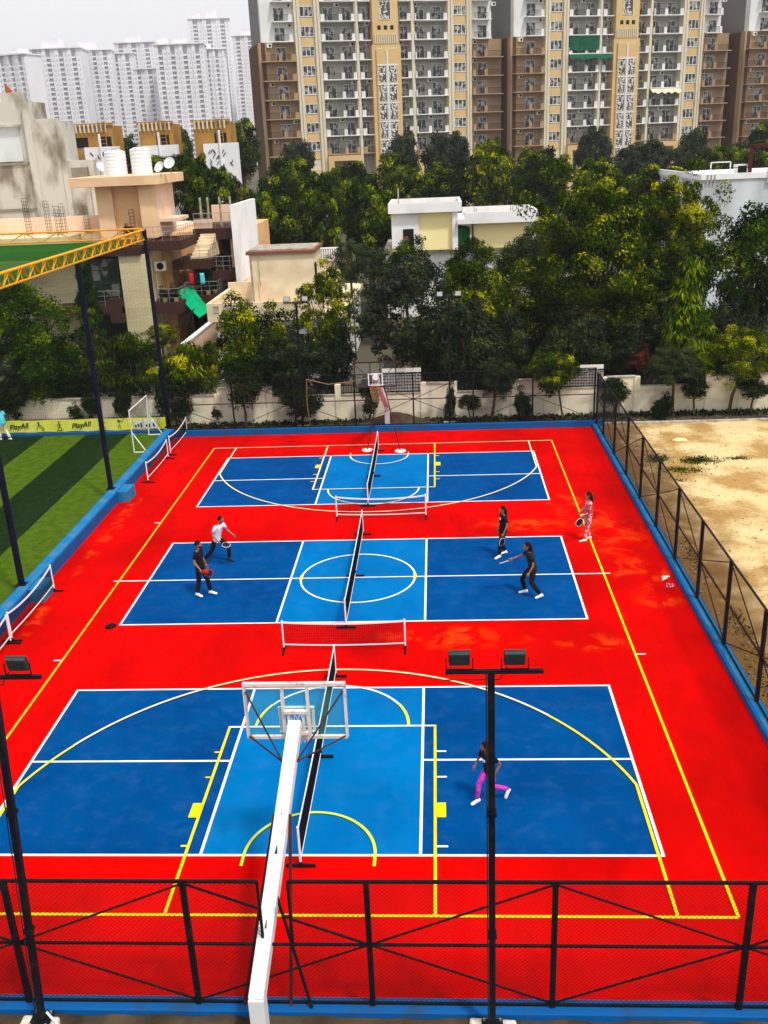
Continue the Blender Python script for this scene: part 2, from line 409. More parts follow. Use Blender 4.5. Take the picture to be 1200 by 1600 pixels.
C3 = (6.7, .02); R3 = 6.95; a3 = math.acos(6.62/R3)
arc(yl, C3, R3, a3, .75); arc(yl, C3, R3, PI-.55, PI-a3)
for s in (-1, 1):
    x = 9.12 if s > 0 else 4.28
    yl.face([(x+s*.03,1.12,.0105),(x+s*.22,1.12,.0105),(x+s*.22,1.58,.0105),(x+s*.03,1.58,.0105)][::s])
    for yy in (3.36,2.43,.24):
        if s < 0: line(yl, (x-.15,yy), (x-.03,yy), .05)
arc(yl, (6.7,12.7), 1.8, -.1, .1, .10, 8); arc(yl, (6.7,12.7), 1.8, PI-.1, PI+.1, .10, 8)
line(yl, (9.12,21.02), (9.12,BY1)); 
for (x, s) in ((9.12,1),(4.28,-1)):
    yl.face([(x+s*.03,23.8,.0105),(x+s*.24,23.8,.0105),(x+s*.24,24.25,.0105),(x+s*.03,24.25,.0105)][::s])
    for yy in (25.1,22.9,22.0): line(yl, (x+s*.03,yy), (x+s*.2,yy), .05)
struct('court_markings', yl, W['yellow'])
ll = MB()
arc(ll, (6.7,-.02), 1.27, 0, PI); line(ll, (5.43,-.32), (5.43,-.02)); line(ll, (7.97,-.32), (7.97,-.02))
arc(ll, (6.7,4.38), 1.8, 0, .55, .07, 12); arc(ll, (6.7,4.38), 1.8, PI-.55, PI, .07, 12)
struct('court_markings', ll, W['lime'])
cl = MB()
arc(cl, C3, R3, .75, PI-.55)
line(cl, (BX0,BY1), (BX1,BY1), .05)
line(cl, (4.28,21.02), (4.28,BY1)); line(cl, (4.25,21.02), (9.12,21.02)); 
arc(cl, (6.7,21.02), 1.8, PI, 2*PI); arc(cl, (6.7,25.38), 1.27, PI, 2*PI); line(cl, (5.43,25.38), (5.43,25.68)); line(cl, (7.97,25.38), (7.97,25.68))
F3 = (6.7, 25.36); arc(cl, F3, R3, PI+a3, 2*PI-a3)
line(cl, (.08,23.24), (.08,BY1)); line(cl, (13.32,23.24), (13.32,BY1))
struct('court_markings', cl, W['cream'])
ol = MB(); line(ol, (BX0,BY0), (BX0,BY1)); line(ol, (BX1,16), (BX1,BY1)); struct('court_markings', ol, W['orange'])
# kerbs: low blue upstands, coping lighter
def kerb(x0, x1, y0, y1, h, face='kerb'):
    struct('kerb', MB().box(x0, x1, y0, y1, -.05, h), W['kerb'], bevel=.015)
kerb(-3.9, 16.95, 29.05, 29.35, .30)
kerb(16.45, 16.8, -3.8, 29.05, .16)
kerb(-3.30, 16.95, -3.84, -3.55, .30)
struct('kerb', MB().box(-3.75, -3.30, -8, 29.05, -.05, .42), W['kerb'], bevel=.02)
for (x0,x1,y0,y1,h) in ((-3.7,-3.36,-8,29.0,.424),(16.52,16.76,-3.5,29.0,.164)):
    struct('kerb_coping', MB().box(x0,x1,y0,y1,h,h+.004), W['kerb2'])
for y in (20.55, 11.7, 2.85):
    struct('kerb_block', MB().box(-3.30, -2.86, y-.45, y+.45, -.04, .45), W['kerb2'], bevel=.02)
# turf
ta = MB(); tb = MB()
for i in range(13):
    x1 = -3.75-i*2.1; (tb if i % 2 == 0 else ta).face([(x1-2.1,-6,-.01),(x1,-6,-.01),(x1,29.9,-.01),(x1-2.1,29.9,-.01)])
struct('turf', ta, W['turfa']); struct('turf', tb, W['turfb'])
struct('turf_edging', MB().box(-31, -3.9, 29.9, 30.15, -.05, .10), W['kerb'])
struct('soil_strip', sheet(-32, 60, 29.35, 31.3, -.02), W['soil'])

# dirt lot on the right
dm = mat('dirt_lot', (.74,.56,.28), 1, (.44,.27,.09), .55, 1.0, 5, fac=(.44,.60), detail=14)
def dirt():
    N = dm.node_tree.nodes; L = dm.node_tree.links; b = N['Principled BSDF']
    src = b.inputs['Base Color'].links[0].from_socket
    geo = N.new('ShaderNodeNewGeometry'); sep = N.new('ShaderNodeSeparateXYZ'); L.new(geo.outputs['Position'], sep.inputs[0])
    # trodden darker soil beside the fence
    mr = N.new('ShaderNodeMapRange'); mr.inputs[1].default_value = 17.3; mr.inputs[2].default_value = 19.4; mr.inputs[3].default_value = 1; mr.inputs[4].default_value = 0
    no = N.new('ShaderNodeTexNoise'); no.inputs['Scale'].default_value = 1.3; no.inputs['Detail'].default_value = 9; L.new(geo.outputs['Position'], no.inputs['Vector'])
    ad = N.new('ShaderNodeMath'); ad.operation = 'MULTIPLY_ADD'; ad.inputs[1].default_value = 3.5; L.new(no.outputs['Fac'], ad.inputs[0]); 
    sb = N.new('ShaderNodeMath'); sb.operation = 'SUBTRACT'; sb.inputs[1].default_value = 1.75; L.new(sep.outputs[0], sb.inputs[0]); L.new(sb.outputs[0], ad.inputs[2]); L.new(ad.outputs[0], mr.inputs[0])
    mix = N.new('ShaderNodeMix'); mix.data_type = 'RGBA'; mix.inputs[7].default_value = (.24,.12,.035,1); L.new(mr.outputs[0], mix.inputs[0]); L.new(src, mix.inputs[6])
    # dark specks and scuffs
    n3 = N.new('ShaderNodeTexNoise'); n3.inputs['Scale'].default_value = 4.0; n3.inputs['Detail'].default_value = 14; n3.inputs['Roughness'].default_value = .82; L.new(geo.outputs['Position'], n3.inputs['Vector'])
    r3 = N.new('ShaderNodeValToRGB'); r3.color_ramp.elements[0].position = .57; r3.color_ramp.elements[1].position = .66; L.new(n3.outputs['Fac'], r3.inputs[0])
    m2 = N.new('ShaderNodeMix'); m2.data_type = 'RGBA'; m2.inputs[7].default_value = (.13,.075,.03,1); L.new(r3.outputs[0], m2.inputs[0]); L.new(mix.outputs[2], m2.inputs[6])
    n4 = N.new('ShaderNodeTexNoise'); n4.inputs['Scale'].default_value = 9; n4.inputs['Detail'].default_value = 8; n4.inputs['Roughness'].default_value = .8; L.new(geo.outputs['Position'], n4.inputs['Vector'])
    r4 = N.new('ShaderNodeMapRange'); r4.inputs[1].default_value = .35; r4.inputs[2].default_value = .65; r4.inputs[3].default_value = .62; r4.inputs[4].default_value = 1.12; L.new(n4.outputs['Fac'], r4.inputs[0])
    m3 = N.new('ShaderNodeVectorMath'); m3.operation = 'SCALE'; L.new(m2.outputs[2], m3.inputs[0]); L.new(r4.outputs[0], m3.inputs['Scale'])
    L.new(m3.outputs[0], b.inputs['Base Color'])
dirt()
def rough_sheet(name, x0, x1, y0, y1, z, amp, step, m, edge=True):
    nx = int((x1-x0)/step); ny = int((y1-y0)/step); rng = np.random.default_rng(5)
    X = np.linspace(x0, x1, nx+1); Y = np.linspace(y0, y1, ny+1); Z = rng.random((nx+1, ny+1))
    k = np.ones(3)/3
    for _ in range(2):
        Z = np.apply_along_axis(lambda a: np.convolve(np.pad(a, 1, 'edge'), k, 'valid'), 0, Z); Z = np.apply_along_axis(lambda a: np.convolve(np.pad(a, 1, 'edge'), k, 'valid'), 1, Z)
    Z = (Z-.5)*amp*2 + z
    mb = MB(); mb.v = [(X[i], Y[j], Z[i,j]) for i in range(nx+1) for j in range(ny+1)]
    for i in range(nx):
        for j in range(ny):
            a = i*(ny+1)+j; mb.f.append((a, a+ny+1, a+ny+2, a+1)); mb.m.append(0)
    return struct(name, mb, m, smooth=True)
rough_sheet('soil_strip', -6, 30, -9, -3.845, .20, .10, .12, W['soil'])
rough_sheet('dirt_lot', 16.82, 45, -10, 29.35, 0, .12, .16, dm)
struct('path_edge', MB().box(16.97, 45, 29.36, 29.62, -.05, .06), W['conc'])
CAMP = Vector((9.3737,-14.8739,12.7355)); FP = 1507.03
def at(u, v, Y):
    """point of the plane at depth Y that shows at photo pixel (u, v): gives x and height"""
    d = r_*(u-600)/FP + u_*(800-v)/FP + f_; t = (Y-CAMP.y)/d.y; p = CAMP+d*t; return p.x, p.z
def gnd(u, v, z=0):
    d = r_*(u-600)/FP + u_*(800-v)/FP + f_; t = (z-CAMP.z)/d.z; p = CAMP+d*t; return p.x, p.y
# ------------------------------------------------------------------ fences
def chainlink(mb, P0, u, L, z0, z1, pitch, r, n=3):
    """diamond wire mesh in the vertical plane through P0 along unit vector u"""
    H = z1-z0; P0 = Vector(P0); u = Vector(u)
    k = int((L+H)/pitch)+1
    for i in range(k):
        s = i*pitch-H
        for sg in (1, -1):
            # wire: horizontal position h = s + t (sg=1) for t in 0..H
            a0 = max(0, -s); a1 = min(H, L-s)
            if a1-a0 < .02: continue
            if sg == 1: A = (s+a0, a0); B = (s+a1, a1)
            else: A = (L-(s+a0), a0); B = (L-(s+a1), a1)
            off = .0025*sg; nv = Vector((-u.y, u.x, 0))*off
            mb.tube([P0+u*A[0]+Vector((0,0,z0+A[1]))+nv, P0+u*B[0]+Vector((0,0,z0+B[1]))+nv], r, n, cap=False)
def fence(name, label, A, B, posts, star0, z0, z1, pw=.075, gap=None, pitch=.07, wr=.0024, mid=None):
    """posts: distances along A->B; star0: index parity of the posts where the braces meet at mid height"""
    A = Vector((*A,0)); B = Vector((*B,0)); u = (B-A).normalized(); Lt = (B-A).length
    t = thing(name, label, 'fence', tuple((A+B)/2))
    zm = (z0+z1)/2
    P = lambda s, z: A+u*s+Vector((0,0,z))
    for s in posts: MB().bar(P(s,z0-.05), P(s,z1), pw).build('post', W['black'], t)
    segs = [(0, Lt)] if not gap else [(0, gap[0]), (gap[1], Lt)]
    for (a, b) in segs:
        MB().bar(P(a,z1), P(b,z1), .043).build('top_rail', W['black'], t)
    MB().bar(P(0,zm), P(Lt,zm), .036).build('mid_rail', W['black'], t)
    MB().bar(P(0,z0+.03), P(Lt,z0+.03), .035).build('bottom_rail', W['black'], t)
    nv = Vector((-u.y,u.x,0))*.0
    for i in range(len(posts)-1):
        a, b = posts[i], posts[i+1]
        if i % 2 != star0: a, b = b, a      # a is the star post
        for z in (z1-.04, z0+.06):
            e = b
            if gap and z > zm and min(a,b) < gap[0] < max(a,b):
                # brace stops at the notch upright
                g = gap[0] if a < b else gap[1]; 
                for (q, g2) in ((a, gap[0] if a < b else gap[1]), (b, gap[1] if a < b else gap[0])):
                    za = zm+(z-zm)*abs(q-a)/abs(b-a); zb = zm+(z-zm)*abs(g2-a)/abs(b-a)
                    if zb > gap[2] or q == a: MB().bar(P(q,za), P(g2,zb), .028).build('brace', W['black'], t)
                continue
            MB().bar(P(a,zm), P(b,z), .024).build('brace', W['black'], t)
    mb = MB()
    if not gap: chainlink(mb, A, u, Lt, z0+.03, z1, pitch, wr)
    else:
        chainlink(mb, A, u, gap[0], z0+.03, z1, pitch, wr); chainlink(mb, A+u*gap[1], u, Lt-gap[1], z0+.03, z1, pitch, wr)
        chainlink(mb, A+u*gap[0], u, gap[1]-gap[0], z0+.03, zm, pitch, wr)
        for g in gap[:2]: MB().bar(P(g,zm), P(g,z1), .04).build('notch_upright', W['black'], t)
        MB().bar(P(gap[1]-.13,gap[2]), P(gap[1],gap[2]), .04).build('notch_rail', W['black'], t)
    mb.build('chain_link', W['wire'], t)
    return t
fence('chain_link_fence', 'near black chain link fence at the bottom of the photo, notched for the hoop arm', (-.03,-3.68), (16.45,-3.68),
      [0,2.74,5.46,8.19,10.94,13.74,16.40], 1, .30, 2.68, .082, gap=(6.58,7.03,2.02), pitch=.075, wr=.0032)
fence('chain_link_fence', 'long black chain link fence between the red floor and the sandy lot', (16.66,-3.5), (16.66,29.1),
      [.3+i*2.757 for i in range(12)]+[32.55], 1, .17, 2.55, .085, pitch=.085, wr=.0030)
fence('chain_link_fence', 'far black chain link fence in front of the cream boundary wall', (-3.6,29.2), (16.6,29.2),
      [.1,3.2,6.15,9.0,11.75,14.55,17.3,20.15], 0, .30, 2.75, .07, pitch=.12, wr=.0022)

# ------------------------------------------------------------------ basketball hoops
def hoop(far):
    """near-hoop coordinates; the far one is the same built turned round the court centre"""
    if far: T = lambda p: (13.4-p[0], 25.36-p[1], p[2])
    else: T = lambda p: p
    lab = 'far white basketball hoop standing behind the far kerb, its dirty net hanging over the court' if far else 'near white basketball hoop seen from behind, its long arm rising from the bottom edge'
    b = T((6.53,-4.32,0))
    t = thing('basketball_hoop', lab, 'basketball hoop', b)
    A = (6.53,-4.32,1.17); E = (6.75,-.56,3.36)
    m = MB(); m.bar(T((6.53,-4.32,-.05)), T(A), .23, .25); m.build('pole', W['armw'], t, bevel=.01)
    m = MB(); m.bar(T((6.53,-4.36,1.10)), T(E), .225, .22); m.build('arm', W['armw'], t, bevel=.01)
    if not far:
        ua = (Vector(E)-Vector((6.53,-4.36,1.10))); ud = ua.normalized(); un = Vector((1,0,0)).cross(ud).normalized()
        for (f, w_, ln) in ((.22,.03,.13),(.475,.05,.14),(.62,.018,.03)):
            c0 = Vector((6.53,-4.36,1.10))+ua*f+un*.1125; m = MB()
            m.face([c0-Vector((w_/2,0,0)), c0+Vector((w_/2,0,0)), c0+ud*ln+Vector((.006,0,0)), c0+ud*ln-Vector((.006,0,0))]); m.build('slot', W['brownf'], t)
    x0, x1, y, z0, z1 = 5.85, 7.65, -.42, 2.98, 4.05
    m = MB()
    m.bar(T((x0,y,z1)), T((x1,y,z1)), .07, .06); m.bar(T((x0+.02,y,z0)), T((x1-.02,y,z0)), .055)
    m.bar(T((x0+.02,y,z0)), T((x0+.02,y,z1-.04)), .05); m.bar(T((x1-.02,y,z0)), T((x1-.02,y,z1-.04)), .05)
    for x in (6.53, 6.97): m.bar(T((x,y,z0+.03)), T((x,y,z1-.04)), .055)
    m.build('board_frame', W['rustwhite'] if not far else W['brownf'], t)
    MB().box(*sorted((T((x0+.04,0,0))[0], T((x1-.04,0,0))[0])), *sorted((T((0,y+.03,0))[1], T((0,y+.045,0))[1])), z0+.02, z1-.03).build('backboard', W['glassb'] if not far else W['glassc'], t)
    m = MB()
    yf = y+.06
    for (a, c) in (((6.43,yf,3.55),(7.07,yf,3.55)),((6.43,yf,3.06),(7.07,yf,3.06)),((6.455,yf,3.06),(6.455,yf,3.55)),((7.045,yf,3.06),(7.045,yf,3.55))): m.bar(T(a), T(c), .05, .02)
    m.build('target_square', W['wmetal'], t)
    m = MB(); m.bar(T((6.55,y-.04,3.52)), T((6.95,y-.04,3.52)), .09, .05); m.bar(T((6.55,y-.04,3.08)), T((6.95,y-.04,3.08)), .07, .05)
    m.bar(T((6.62,y-.04,3.08)), T((6.62,y-.04,3.52)), .04); m.bar(T((6.88,y-.04,3.08)), T((6.88,y-.04,3.52)), .04)
    m.build('mounting_plate', W['rustwhite'], t)
    m = MB()
    sb = (6.70,-1.15,2.97)
    for (x, z) in ((x0+.05,z1-.12),(x1-.05,z1-.12),(x0+.05,z0+.03),(x1-.05,z0+.03)):
        s = -.12 if x < 6.7 else .12
        m = MB(); m.tube([T((sb[0]+s,sb[1],sb[2])), T((x,y-.04,z))], .016, 6); m.build('stay_rod', W['dred'] if far else W['brownf'], t)
    # rim and net, court side
    c = (6.75, y+.06+.15+.23, 3.05)
    ring = [T((c[0]+.225*math.cos(a), c[1]+.225*math.sin(a), c[2])) for a in [2*PI*i/24 for i in range(25)]]
    m = MB(); m.tube(ring, .011, 6, cap=False); m.bar(T((c[0]-.08,y+.05,c[2])), T((c[0]-.08,c[1]-.21,c[2])), .02); m.bar(T((c[0]+.08,y+.05,c[2])), T((c[0]+.08,c[1]-.21,c[2])), .02)
    m.build('rim', W['rim'], t)
    m = MB(); prof = [(.225,0),(.19,-.14),(.155,-.28),(.135,-.42)]
    if far: prof = [(.225,0),(.21,-.18),(.17,-.38),(.11,-.62)]
    for k in range(14):
        for sg in (1,-1):
            pts = [T((c[0]+r*math.cos(2*PI*(k+sg*i*.5)/14), c[1]+r*math.sin(2*PI*(k+sg*i*.5)/14), c[2]+z)) for i, (r, z) in enumerate(prof)]
            m.tube(pts, .007 if not far else .011, 4, cap=False)
    m.build('net', W['brownnet'] if far else W['netw'], t)
    if far:
        for (bx, by) in ((6.13,26.2),(7.6,25.95)):
            top = (6.80 + (-.13 if bx < 6.8 else .13), 27.0, 2.75)
            MB().tube([top, (bx,by,.03)], .025, 8).build('brace', W['dred'], t)
            MB().lathe((bx,by,0), [(0,.0),(.25,.0),(.25,.03),(.2,.045),(0,.045)], 20).build('foot_plate', W['wmetal'], t)
        MB().lathe((0,0,0),[(0,-.012),(.16,-.012),(.16,.012),(0,.012)],20)
        m = MB(); m.tube([(6.66,25.66,3.42),(6.66,25.70,3.42)], .13, 18); m.build('round_plate', W['wmetal'], t)
    else:
        p = Vector(A).lerp(Vector(E), .62)
        MB().tube([(p.x-.13,p.y,p.z+.02), (6.10,-3.95,-.02)], .028, 8).build('brace', W['dred'], t)
        MB().tube([(p.x+.13,p.y,p.z+.02), (6.90,-3.95,-.02)], .028, 8).build('brace', W['dred'], t)
        q = Vector(A).lerp(Vector(E), .32)
        MB().tube([(q.x+.10,q.y,q.z), (7.22,-3.78,.33)], .026, 8).build('brace', W['black'], t)
    return t
hoop(False); hoop(True)

# ------------------------------------------------------------------ nets
def net(label, c, rz, L, H=.86, group=None, sag=.06, low=.12, wheels=False, pitch=.045, r=.0028, tilt=0, mid=True):
    t = thing('portable_net', label, 'net', (0,0,0), group)
    z = lambda x: H - sag*(1-(2*x/L)**2)
    lo = lambda x: low + (.04*(2*x/L)**2)
    m = MB(); n = int(L/pitch)
    for i in range(n+1):
        x = -L/2+L*i/n; m.tube([(x,0,lo(x)),(x,0,z(x))], r, 3, cap=False)
    nz = int((H-low)/pitch)
    for j in range(nz+1):
        f = j/nz; m.tube([(x,0,lo(x)+(z(x)-lo(x))*f) for x in [-L/2+L*i/12 for i in range(13)]], r, 3, cap=False)
    m.build('net_mesh', W['netblk'], t)
    m = MB(); m2 = MB()
    xs = [-L/2+L*i/16 for i in range(17)]
    for a, b in zip(xs[:-1], xs[1:]):
        m.bar((a,0,z(a)), (b,0,z(b)), .018, .05); m2.bar((a,0,lo(a)), (b,0,lo(b)), .02, .03)
    m.build('top_tape', W['wmetal'], t); m2.build('bottom_tube', W['wmetal'], t)
    for s in (-1, 1):
        x = s*(L/2+.02)
        m = MB(); m.tube([(x,0,.05),(x,0,H+.06)], .024, 8); p = m.build('post', W['wmetal'], t)
        m = MB(); m.bar((x,-.28,.03), (x,.28,.03), .05, .05); m.bar((x,0,.04), (x,0,.12), .06)
        m.build('foot', W['black'], t)
        if wheels:
            for yy in (-.24,.24):
                MB().tube([(x-.02,yy,.03),(x+.02,yy,.03)], .035, 10).build('wheel', W['black'], t)
    if mid:
        m = MB(); m.bar((0,-.28,.03), (0,.28,.03), .06, .05); m.bar((0,0,.03), (0,0,.2), .05); m.build('foot', W['black'], t)
    t.location = c; t.rotation_euler = (0, 0, rz)
    return t
net('long black net with white tapes splitting the nearest blue court beside the hoop arm', (6.58,3.15,.02), PI/2, 6.9, pitch=.04, r=.0045)
net('long black net with white tapes splitting the middle blue court between the four players', (6.62,12.75,.02), PI/2, 6.9, pitch=.045, r=.005)
net('long black net with white tapes splitting the farthest blue court, under the far hoop', (6.62,22.5,.02), PI/2, 6.9, pitch=.05, r=.005)
net('short white framed net standing crosswise on the red strip between the nearest and middle courts', (6.68,8.05,.0), 0, 3.25, wheels=True, low=.16, mid=False, pitch=.05, r=.0042)
net('short white framed net standing crosswise on the red strip between the middle and farthest courts', (7.18,17.78,.0), 0, 3.2, wheels=True, low=.16, mid=False, sag=.10, pitch=.055, r=.0042)
net('side net by the left kerb, second from the far corner of the red floor', (-2.74,24.0,.0), PI/2, 3.2, mid=False, low=.2, sag=.14, pitch=.05, r=.0042)
net('side net by the left kerb right in the far corner of the red floor', (-2.76,27.7,.0), PI/2, 3.1, mid=False, low=.2, sag=.14, pitch=.05, r=.0042)
net('side net by the left kerb beside the nearer blue wall block', (-2.83,10.4,.0), PI/2, 3.2, mid=False, low=.2, sag=.14, pitch=.05, r=.0042)
net('side net cut by the left edge of the photo, just above the left floodlight', (-2.80,6.95,.0), PI/2, 3.3, mid=False, low=.2, sag=.14, pitch=.05, r=.0042)

# ------------------------------------------------------------------ floodlights
def floodlight(label, x, y, H, lean, face, lamps, near, bar=(-.65,.65)):
    t = thing('floodlight_pole', label, 'floodlight', (x,y,0))
    tx = x+lean
    MB().bar((x,y,.0), (tx,y,H), .09 if near else .085).build('pole', W['black'], t)
    MB().bar((tx+bar[0],y,H), (tx+bar[1],y,H), .055, .05).build('crossbar', W['black'], t)
    if near:
        MB().box(x-.16,x+.16,y-.16,y+.16,.30,.32).build('base_plate', W['black'], t)
        for (ax, ay) in ((-1,-1),(1,-1),(1,1),(-1,1)): MB().tube([(x+ax*.12,y+ay*.12,.30),(x+ax*.12,y+ay*.12,.37)], .016, 6).build('bolt', W['steel'], t)
        for f in (.33,.66): px_ = x+(tx-x)*f; MB().bar((px_,y,H*f-.03),(px_,y,H*f+.03),.13).build('collar', W['black'], t)
        MB().tube([(x+(tx-x)*f-.065,y-.05+.01*math.sin(f*40),H*f) for f in [.05+.95*i/14 for i in range(15)]], .010, 5).build('cable', W['clothg'], t)
    for dx in lamps:
        M = Matrix.Translation((tx+dx, y+face*.02, H+.18)) @ Matrix.Rotation(math.radians(20)*face, 4, 'X') @ Matrix.Diagonal((.9,.9,.88,1))
        m = MB(); m.box(-.145,.145,-.035,.035,-.12,.12,0,M)
        for k in range(7): xx = -.126+k*.042; m.box(xx-.003,xx+.003,-.047*face if face>0 else .035,-.035 if face>0 else .047,-.10,.10,0,M)
        m.box(-.155,.155,.02*face if face > 0 else -.05,.05 if face > 0 else -.02,-.13,.13,0,M)
        lp = m.build('lamp', W['lampb'], t, bevel=.006)
        g = MB(); yy = .052*face; g.box(-.135,.135,min(yy,yy+.004*face),max(yy,yy+.004*face),-.11,.11,0,M); g.build('lens', W['lampw'], lp)
        b = MB(); b.bar((tx+dx-.17,y,H+.02), (tx+dx-.17,y,H+.2), .015); b.bar((tx+dx+.17,y,H+.02), (tx+dx+.17,y,H+.2), .015); b.bar((tx+dx-.17,y,H+.035), (tx+dx+.17,y,H+.035), .015)
        b.build('bracket', W['black'], t)
        m = MB(); m.tube([(tx+dx-.1,y-.05*face,H+.1),(tx+dx-.2,y-.1,H-.06),(tx+dx-.32*(1 if dx>0 else -1),y-.06,H-.08),(tx+.03,y,H-.02)], .009, 5); m.build('cable', W['black'], t)
    return t
floodlight('near right floodlight with two dark lamps, its pole passing before the child in pink', 9.98, -4.1, 6.42, -.02, 1, (-.40,.30), True, (-.58,.66))
floodlight('near left floodlight, one dark lamp showing at the left edge over the red floor', 3.04, -4.05, 6.38, .38, 1, (-.42,.36), True, (-.62,.66))
floodlight('far left floodlight with two pale lamps among the trees left of the far hoop', 2.72, 30.2, 6.0, .1, -1, (-.42,.42), False, (-.6,.6))
floodlight('far floodlight with two pale lamps before the dark trees right of the far hoop', 9.85, 30.2, 6.0, .05, -1, (-.42,.42), False, (-.6,.6))
def footing(label, x, y, w, h):
    m = MB(); n = 8
    rng = random.Random(int(x*10)); 
    poly = []
    for (ax, ay) in ((-1,-1),(1,-1),(1,1),(-1,1)):
        poly.append((x+ax*w/2*(1+rng.uniform(-.12,.12)), y+ay*w/2*(1+rng.uniform(-.12,.12))))
    m.prism(poly, -.05, h+(.24 if y < 0 else 0))
    return tag(m.build('concrete_footing', W['concw'], bevel=.04), label, 'concrete block')
footing('stained pale concrete block at the foot of the near left floodlight', 3.02, -4.25, .62, .06)
footing('stained pale concrete block at the foot of the near right floodlight', 9.98, -4.25, .70, .06)
footing('small pale concrete block at the foot of the far left floodlight', 2.72, 30.2, .6, .08)
footing('small pale concrete block at the foot of the far right floodlight', 9.85, 30.2, .6, .08)
tag(MB().tube([(3.10,-3.95,.36),(3.35,-4.15,.33),(3.42,-4.45,.30),(3.40,-4.8,.05)], .02, 8).build('conduit_pipe', W['wmetal']), 'thin white conduit pipe bent beside the near left floodlight base', 'pipe')

# ------------------------------------------------------------------ netting cage over the turf
PX_ = -3.78; PH = 9.55
for (y, l, hh) in ((29.4,'tall black netting pole in the far turf corner where the two yellow trusses meet',9.6),(20.55,'tall black netting pole by the farther blue wall block, under the yellow truss',9.1),
               (11.7,'tall black netting pole at the nearer blue wall block by the left edge',9.1)):
    t = thing('netting_pole', l, 'pole', (PX_+.1,y,0), 'tall poles of the turf netting cage')
    MB().tube([(PX_+.1,y,.1),(PX_+.1,y,hh)], .10, 12).build('shaft', W['navy'], t)
    MB().box(PX_-.06,PX_+.26,y-.16,y+.16,.40,.44).build('base_plate', W['navy'], t)
def truss(label, A, B, h, w=.34, step=.55):
    t = thing('truss_beam', label, 'truss', tuple(A))
    A = Vector(A); B = Vector(B); u = (B-A).normalized(); L = (B-A).length; s = Vector((-u.y,u.x,0))*w/2; up = Vector((0,0,h))
    MB().tube([A, B], .035, 6).build('bottom_chord', W['truss'], t)
    MB().tube([A+up-s, B+up-s], .035, 6).build('top_chord', W['truss'], t); MB().tube([A+up+s, B+up+s], .035, 6).build('top_chord', W['truss'], t)
    m = MB(); n = int(L/step)
    for i in range(n):
        p = A+u*(L*i/n); q = A+u*(L*(i+.5)/n); r2 = A+u*(L*(i+1)/n)
        for sg in (-1, 1):
            m.tube([p, q+up+s*sg], .018, 5); m.tube([q+up+s*sg, r2], .018, 5)
        m.tube([q+up-s, q+up+s], .016, 5)
        m.tube([q+up-s, q], .014, 5)
    m.build('lattice_rods', W['truss'], t)
    return t
truss('long bright yellow truss sloping down out of the photo at the left edge', (PX_+.08,29.3,9.15), (PX_+.08,3,9.15), .42, .10, 1.0)
truss('thin yellow truss level in the photo, crossing in front of the left house', (PX_,29.4,9.2), (-30,29.4,9.2), .42, .10, 1.5)
def netting(name, label, m, P0, u, v, L, H, pu, pv, r):
    mb = MB(); P0 = Vector(P0); u = Vector(u); v = Vector(v)
    for i in range(int(L/pu)+1): mb.tube([P0+u*i*pu, P0+u*i*pu+v*H], r, 3, cap=False)
    for j in range(int(H/pv)+1): mb.tube([P0+v*j*pv, P0+v*j*pv+u*L], r, 3, cap=False)
    return tag(mb.build(name, m), label, 'netting')
netting('netting', 'thin dark netting hanging across the far end of the turf before the left trees', W['dnet'], (-30,29.45,.5), (1,0,0), (0,0,1), 26, 8.8, .16, .16, .0014)
netting('netting', 'thin dark netting between the turf and the red floor, hung from the long yellow truss', W['dnet'], (PX_,3,.5), (0,1,0), (0,0,1), 26.4, 8.7, .16, .16, .0016)
netting('netting', 'green roof netting stretched over the turf between the two yellow trusses', W['gnet'], (-30,3,9.12), (1,0,0), (0,1,0), 26.2, 26.4, .10, .10, .0048)

rp = [(4.15,29.15,.35),(4.15,29.15,2.7)]
t_ = MB(); t_.tube([(3.2,29.12,2.62),(4.2,29.12,2.36),(5.2,29.12,2.44),(6.1,29.12,2.62),(6.55,29.1,2.9)], .018, 6); t_.tube([(3.2,29.12,2.62),(3.15,29.12,1.4),(3.2,29.3,.35)], .016, 6)
tag(t_.build('rope', W['brownnet']), 'brown rope slung along the top of the far fence to the far hoop', 'rope')
# banner, goal
t = thing('banner', 'long yellow banner with black lettering and sportsmen drawings along the turf end', 'banner', (-9,30.3,0))
m = MB(); n = 60
for i in range(n):
    x0 = -17+13.0*i/n; x1 = -17+13.0*(i+1)/n; zt = lambda x: .70+.02*math.sin(x*3.1); zb = lambda x: .10+.015*math.sin(x*4.3+1)
    ya = lambda x: 30.22+.015*math.sin(x*5)
    m.face([(x0,ya(x0),zb(x0)),(x1,ya(x1),zb(x1)),(x1,ya(x1),zt(x1)),(x0,ya(x0),zt(x0))])
    m.face([(x0,ya(x0)+.01,zb(x0)),(x0,ya(x0)+.01,zt(x0)),(x1,ya(x1)+.01,zt(x1)),(x1,ya(x1)+.01,zb(x1))])
m.build('cloth', W['bann'], t)
MB().tube([(-17,30.25,.72),(-4,30.25,.72)], .02, 6).build('top_pole', W['black'], t)
def text(s, x, y, z, size, m, parent, shear=.35, rz=0, off=.006):
    c = bpy.data.curves.new('lettering', 'FONT'); c.body = s; c.size = size; c.shear = shear; c.offset = off; c.extrude = .003; c.align_x = 'CENTER'; c.align_y = 'CENTER'
    o = bpy.data.objects.new('lettering', c); col.objects.link(o); bpy.context.view_layer.update()
    me = bpy.data.meshes.new_from_object(o.evaluated_get(bpy.context.evaluated_depsgraph_get())); bpy.data.objects.remove(o)
    me.materials.clear(); me.materials.append(m)
    n = bpy.data.objects.new('lettering', me); col.objects.link(n); n.parent = parent
    og = ORG.get(parent.name, (0,0,0)); n.location = (x-og[0], y-og[1], z-og[2]); n.rotation_euler = (PI/2, math.radians(-6) if rz else 0, 0)
    return n
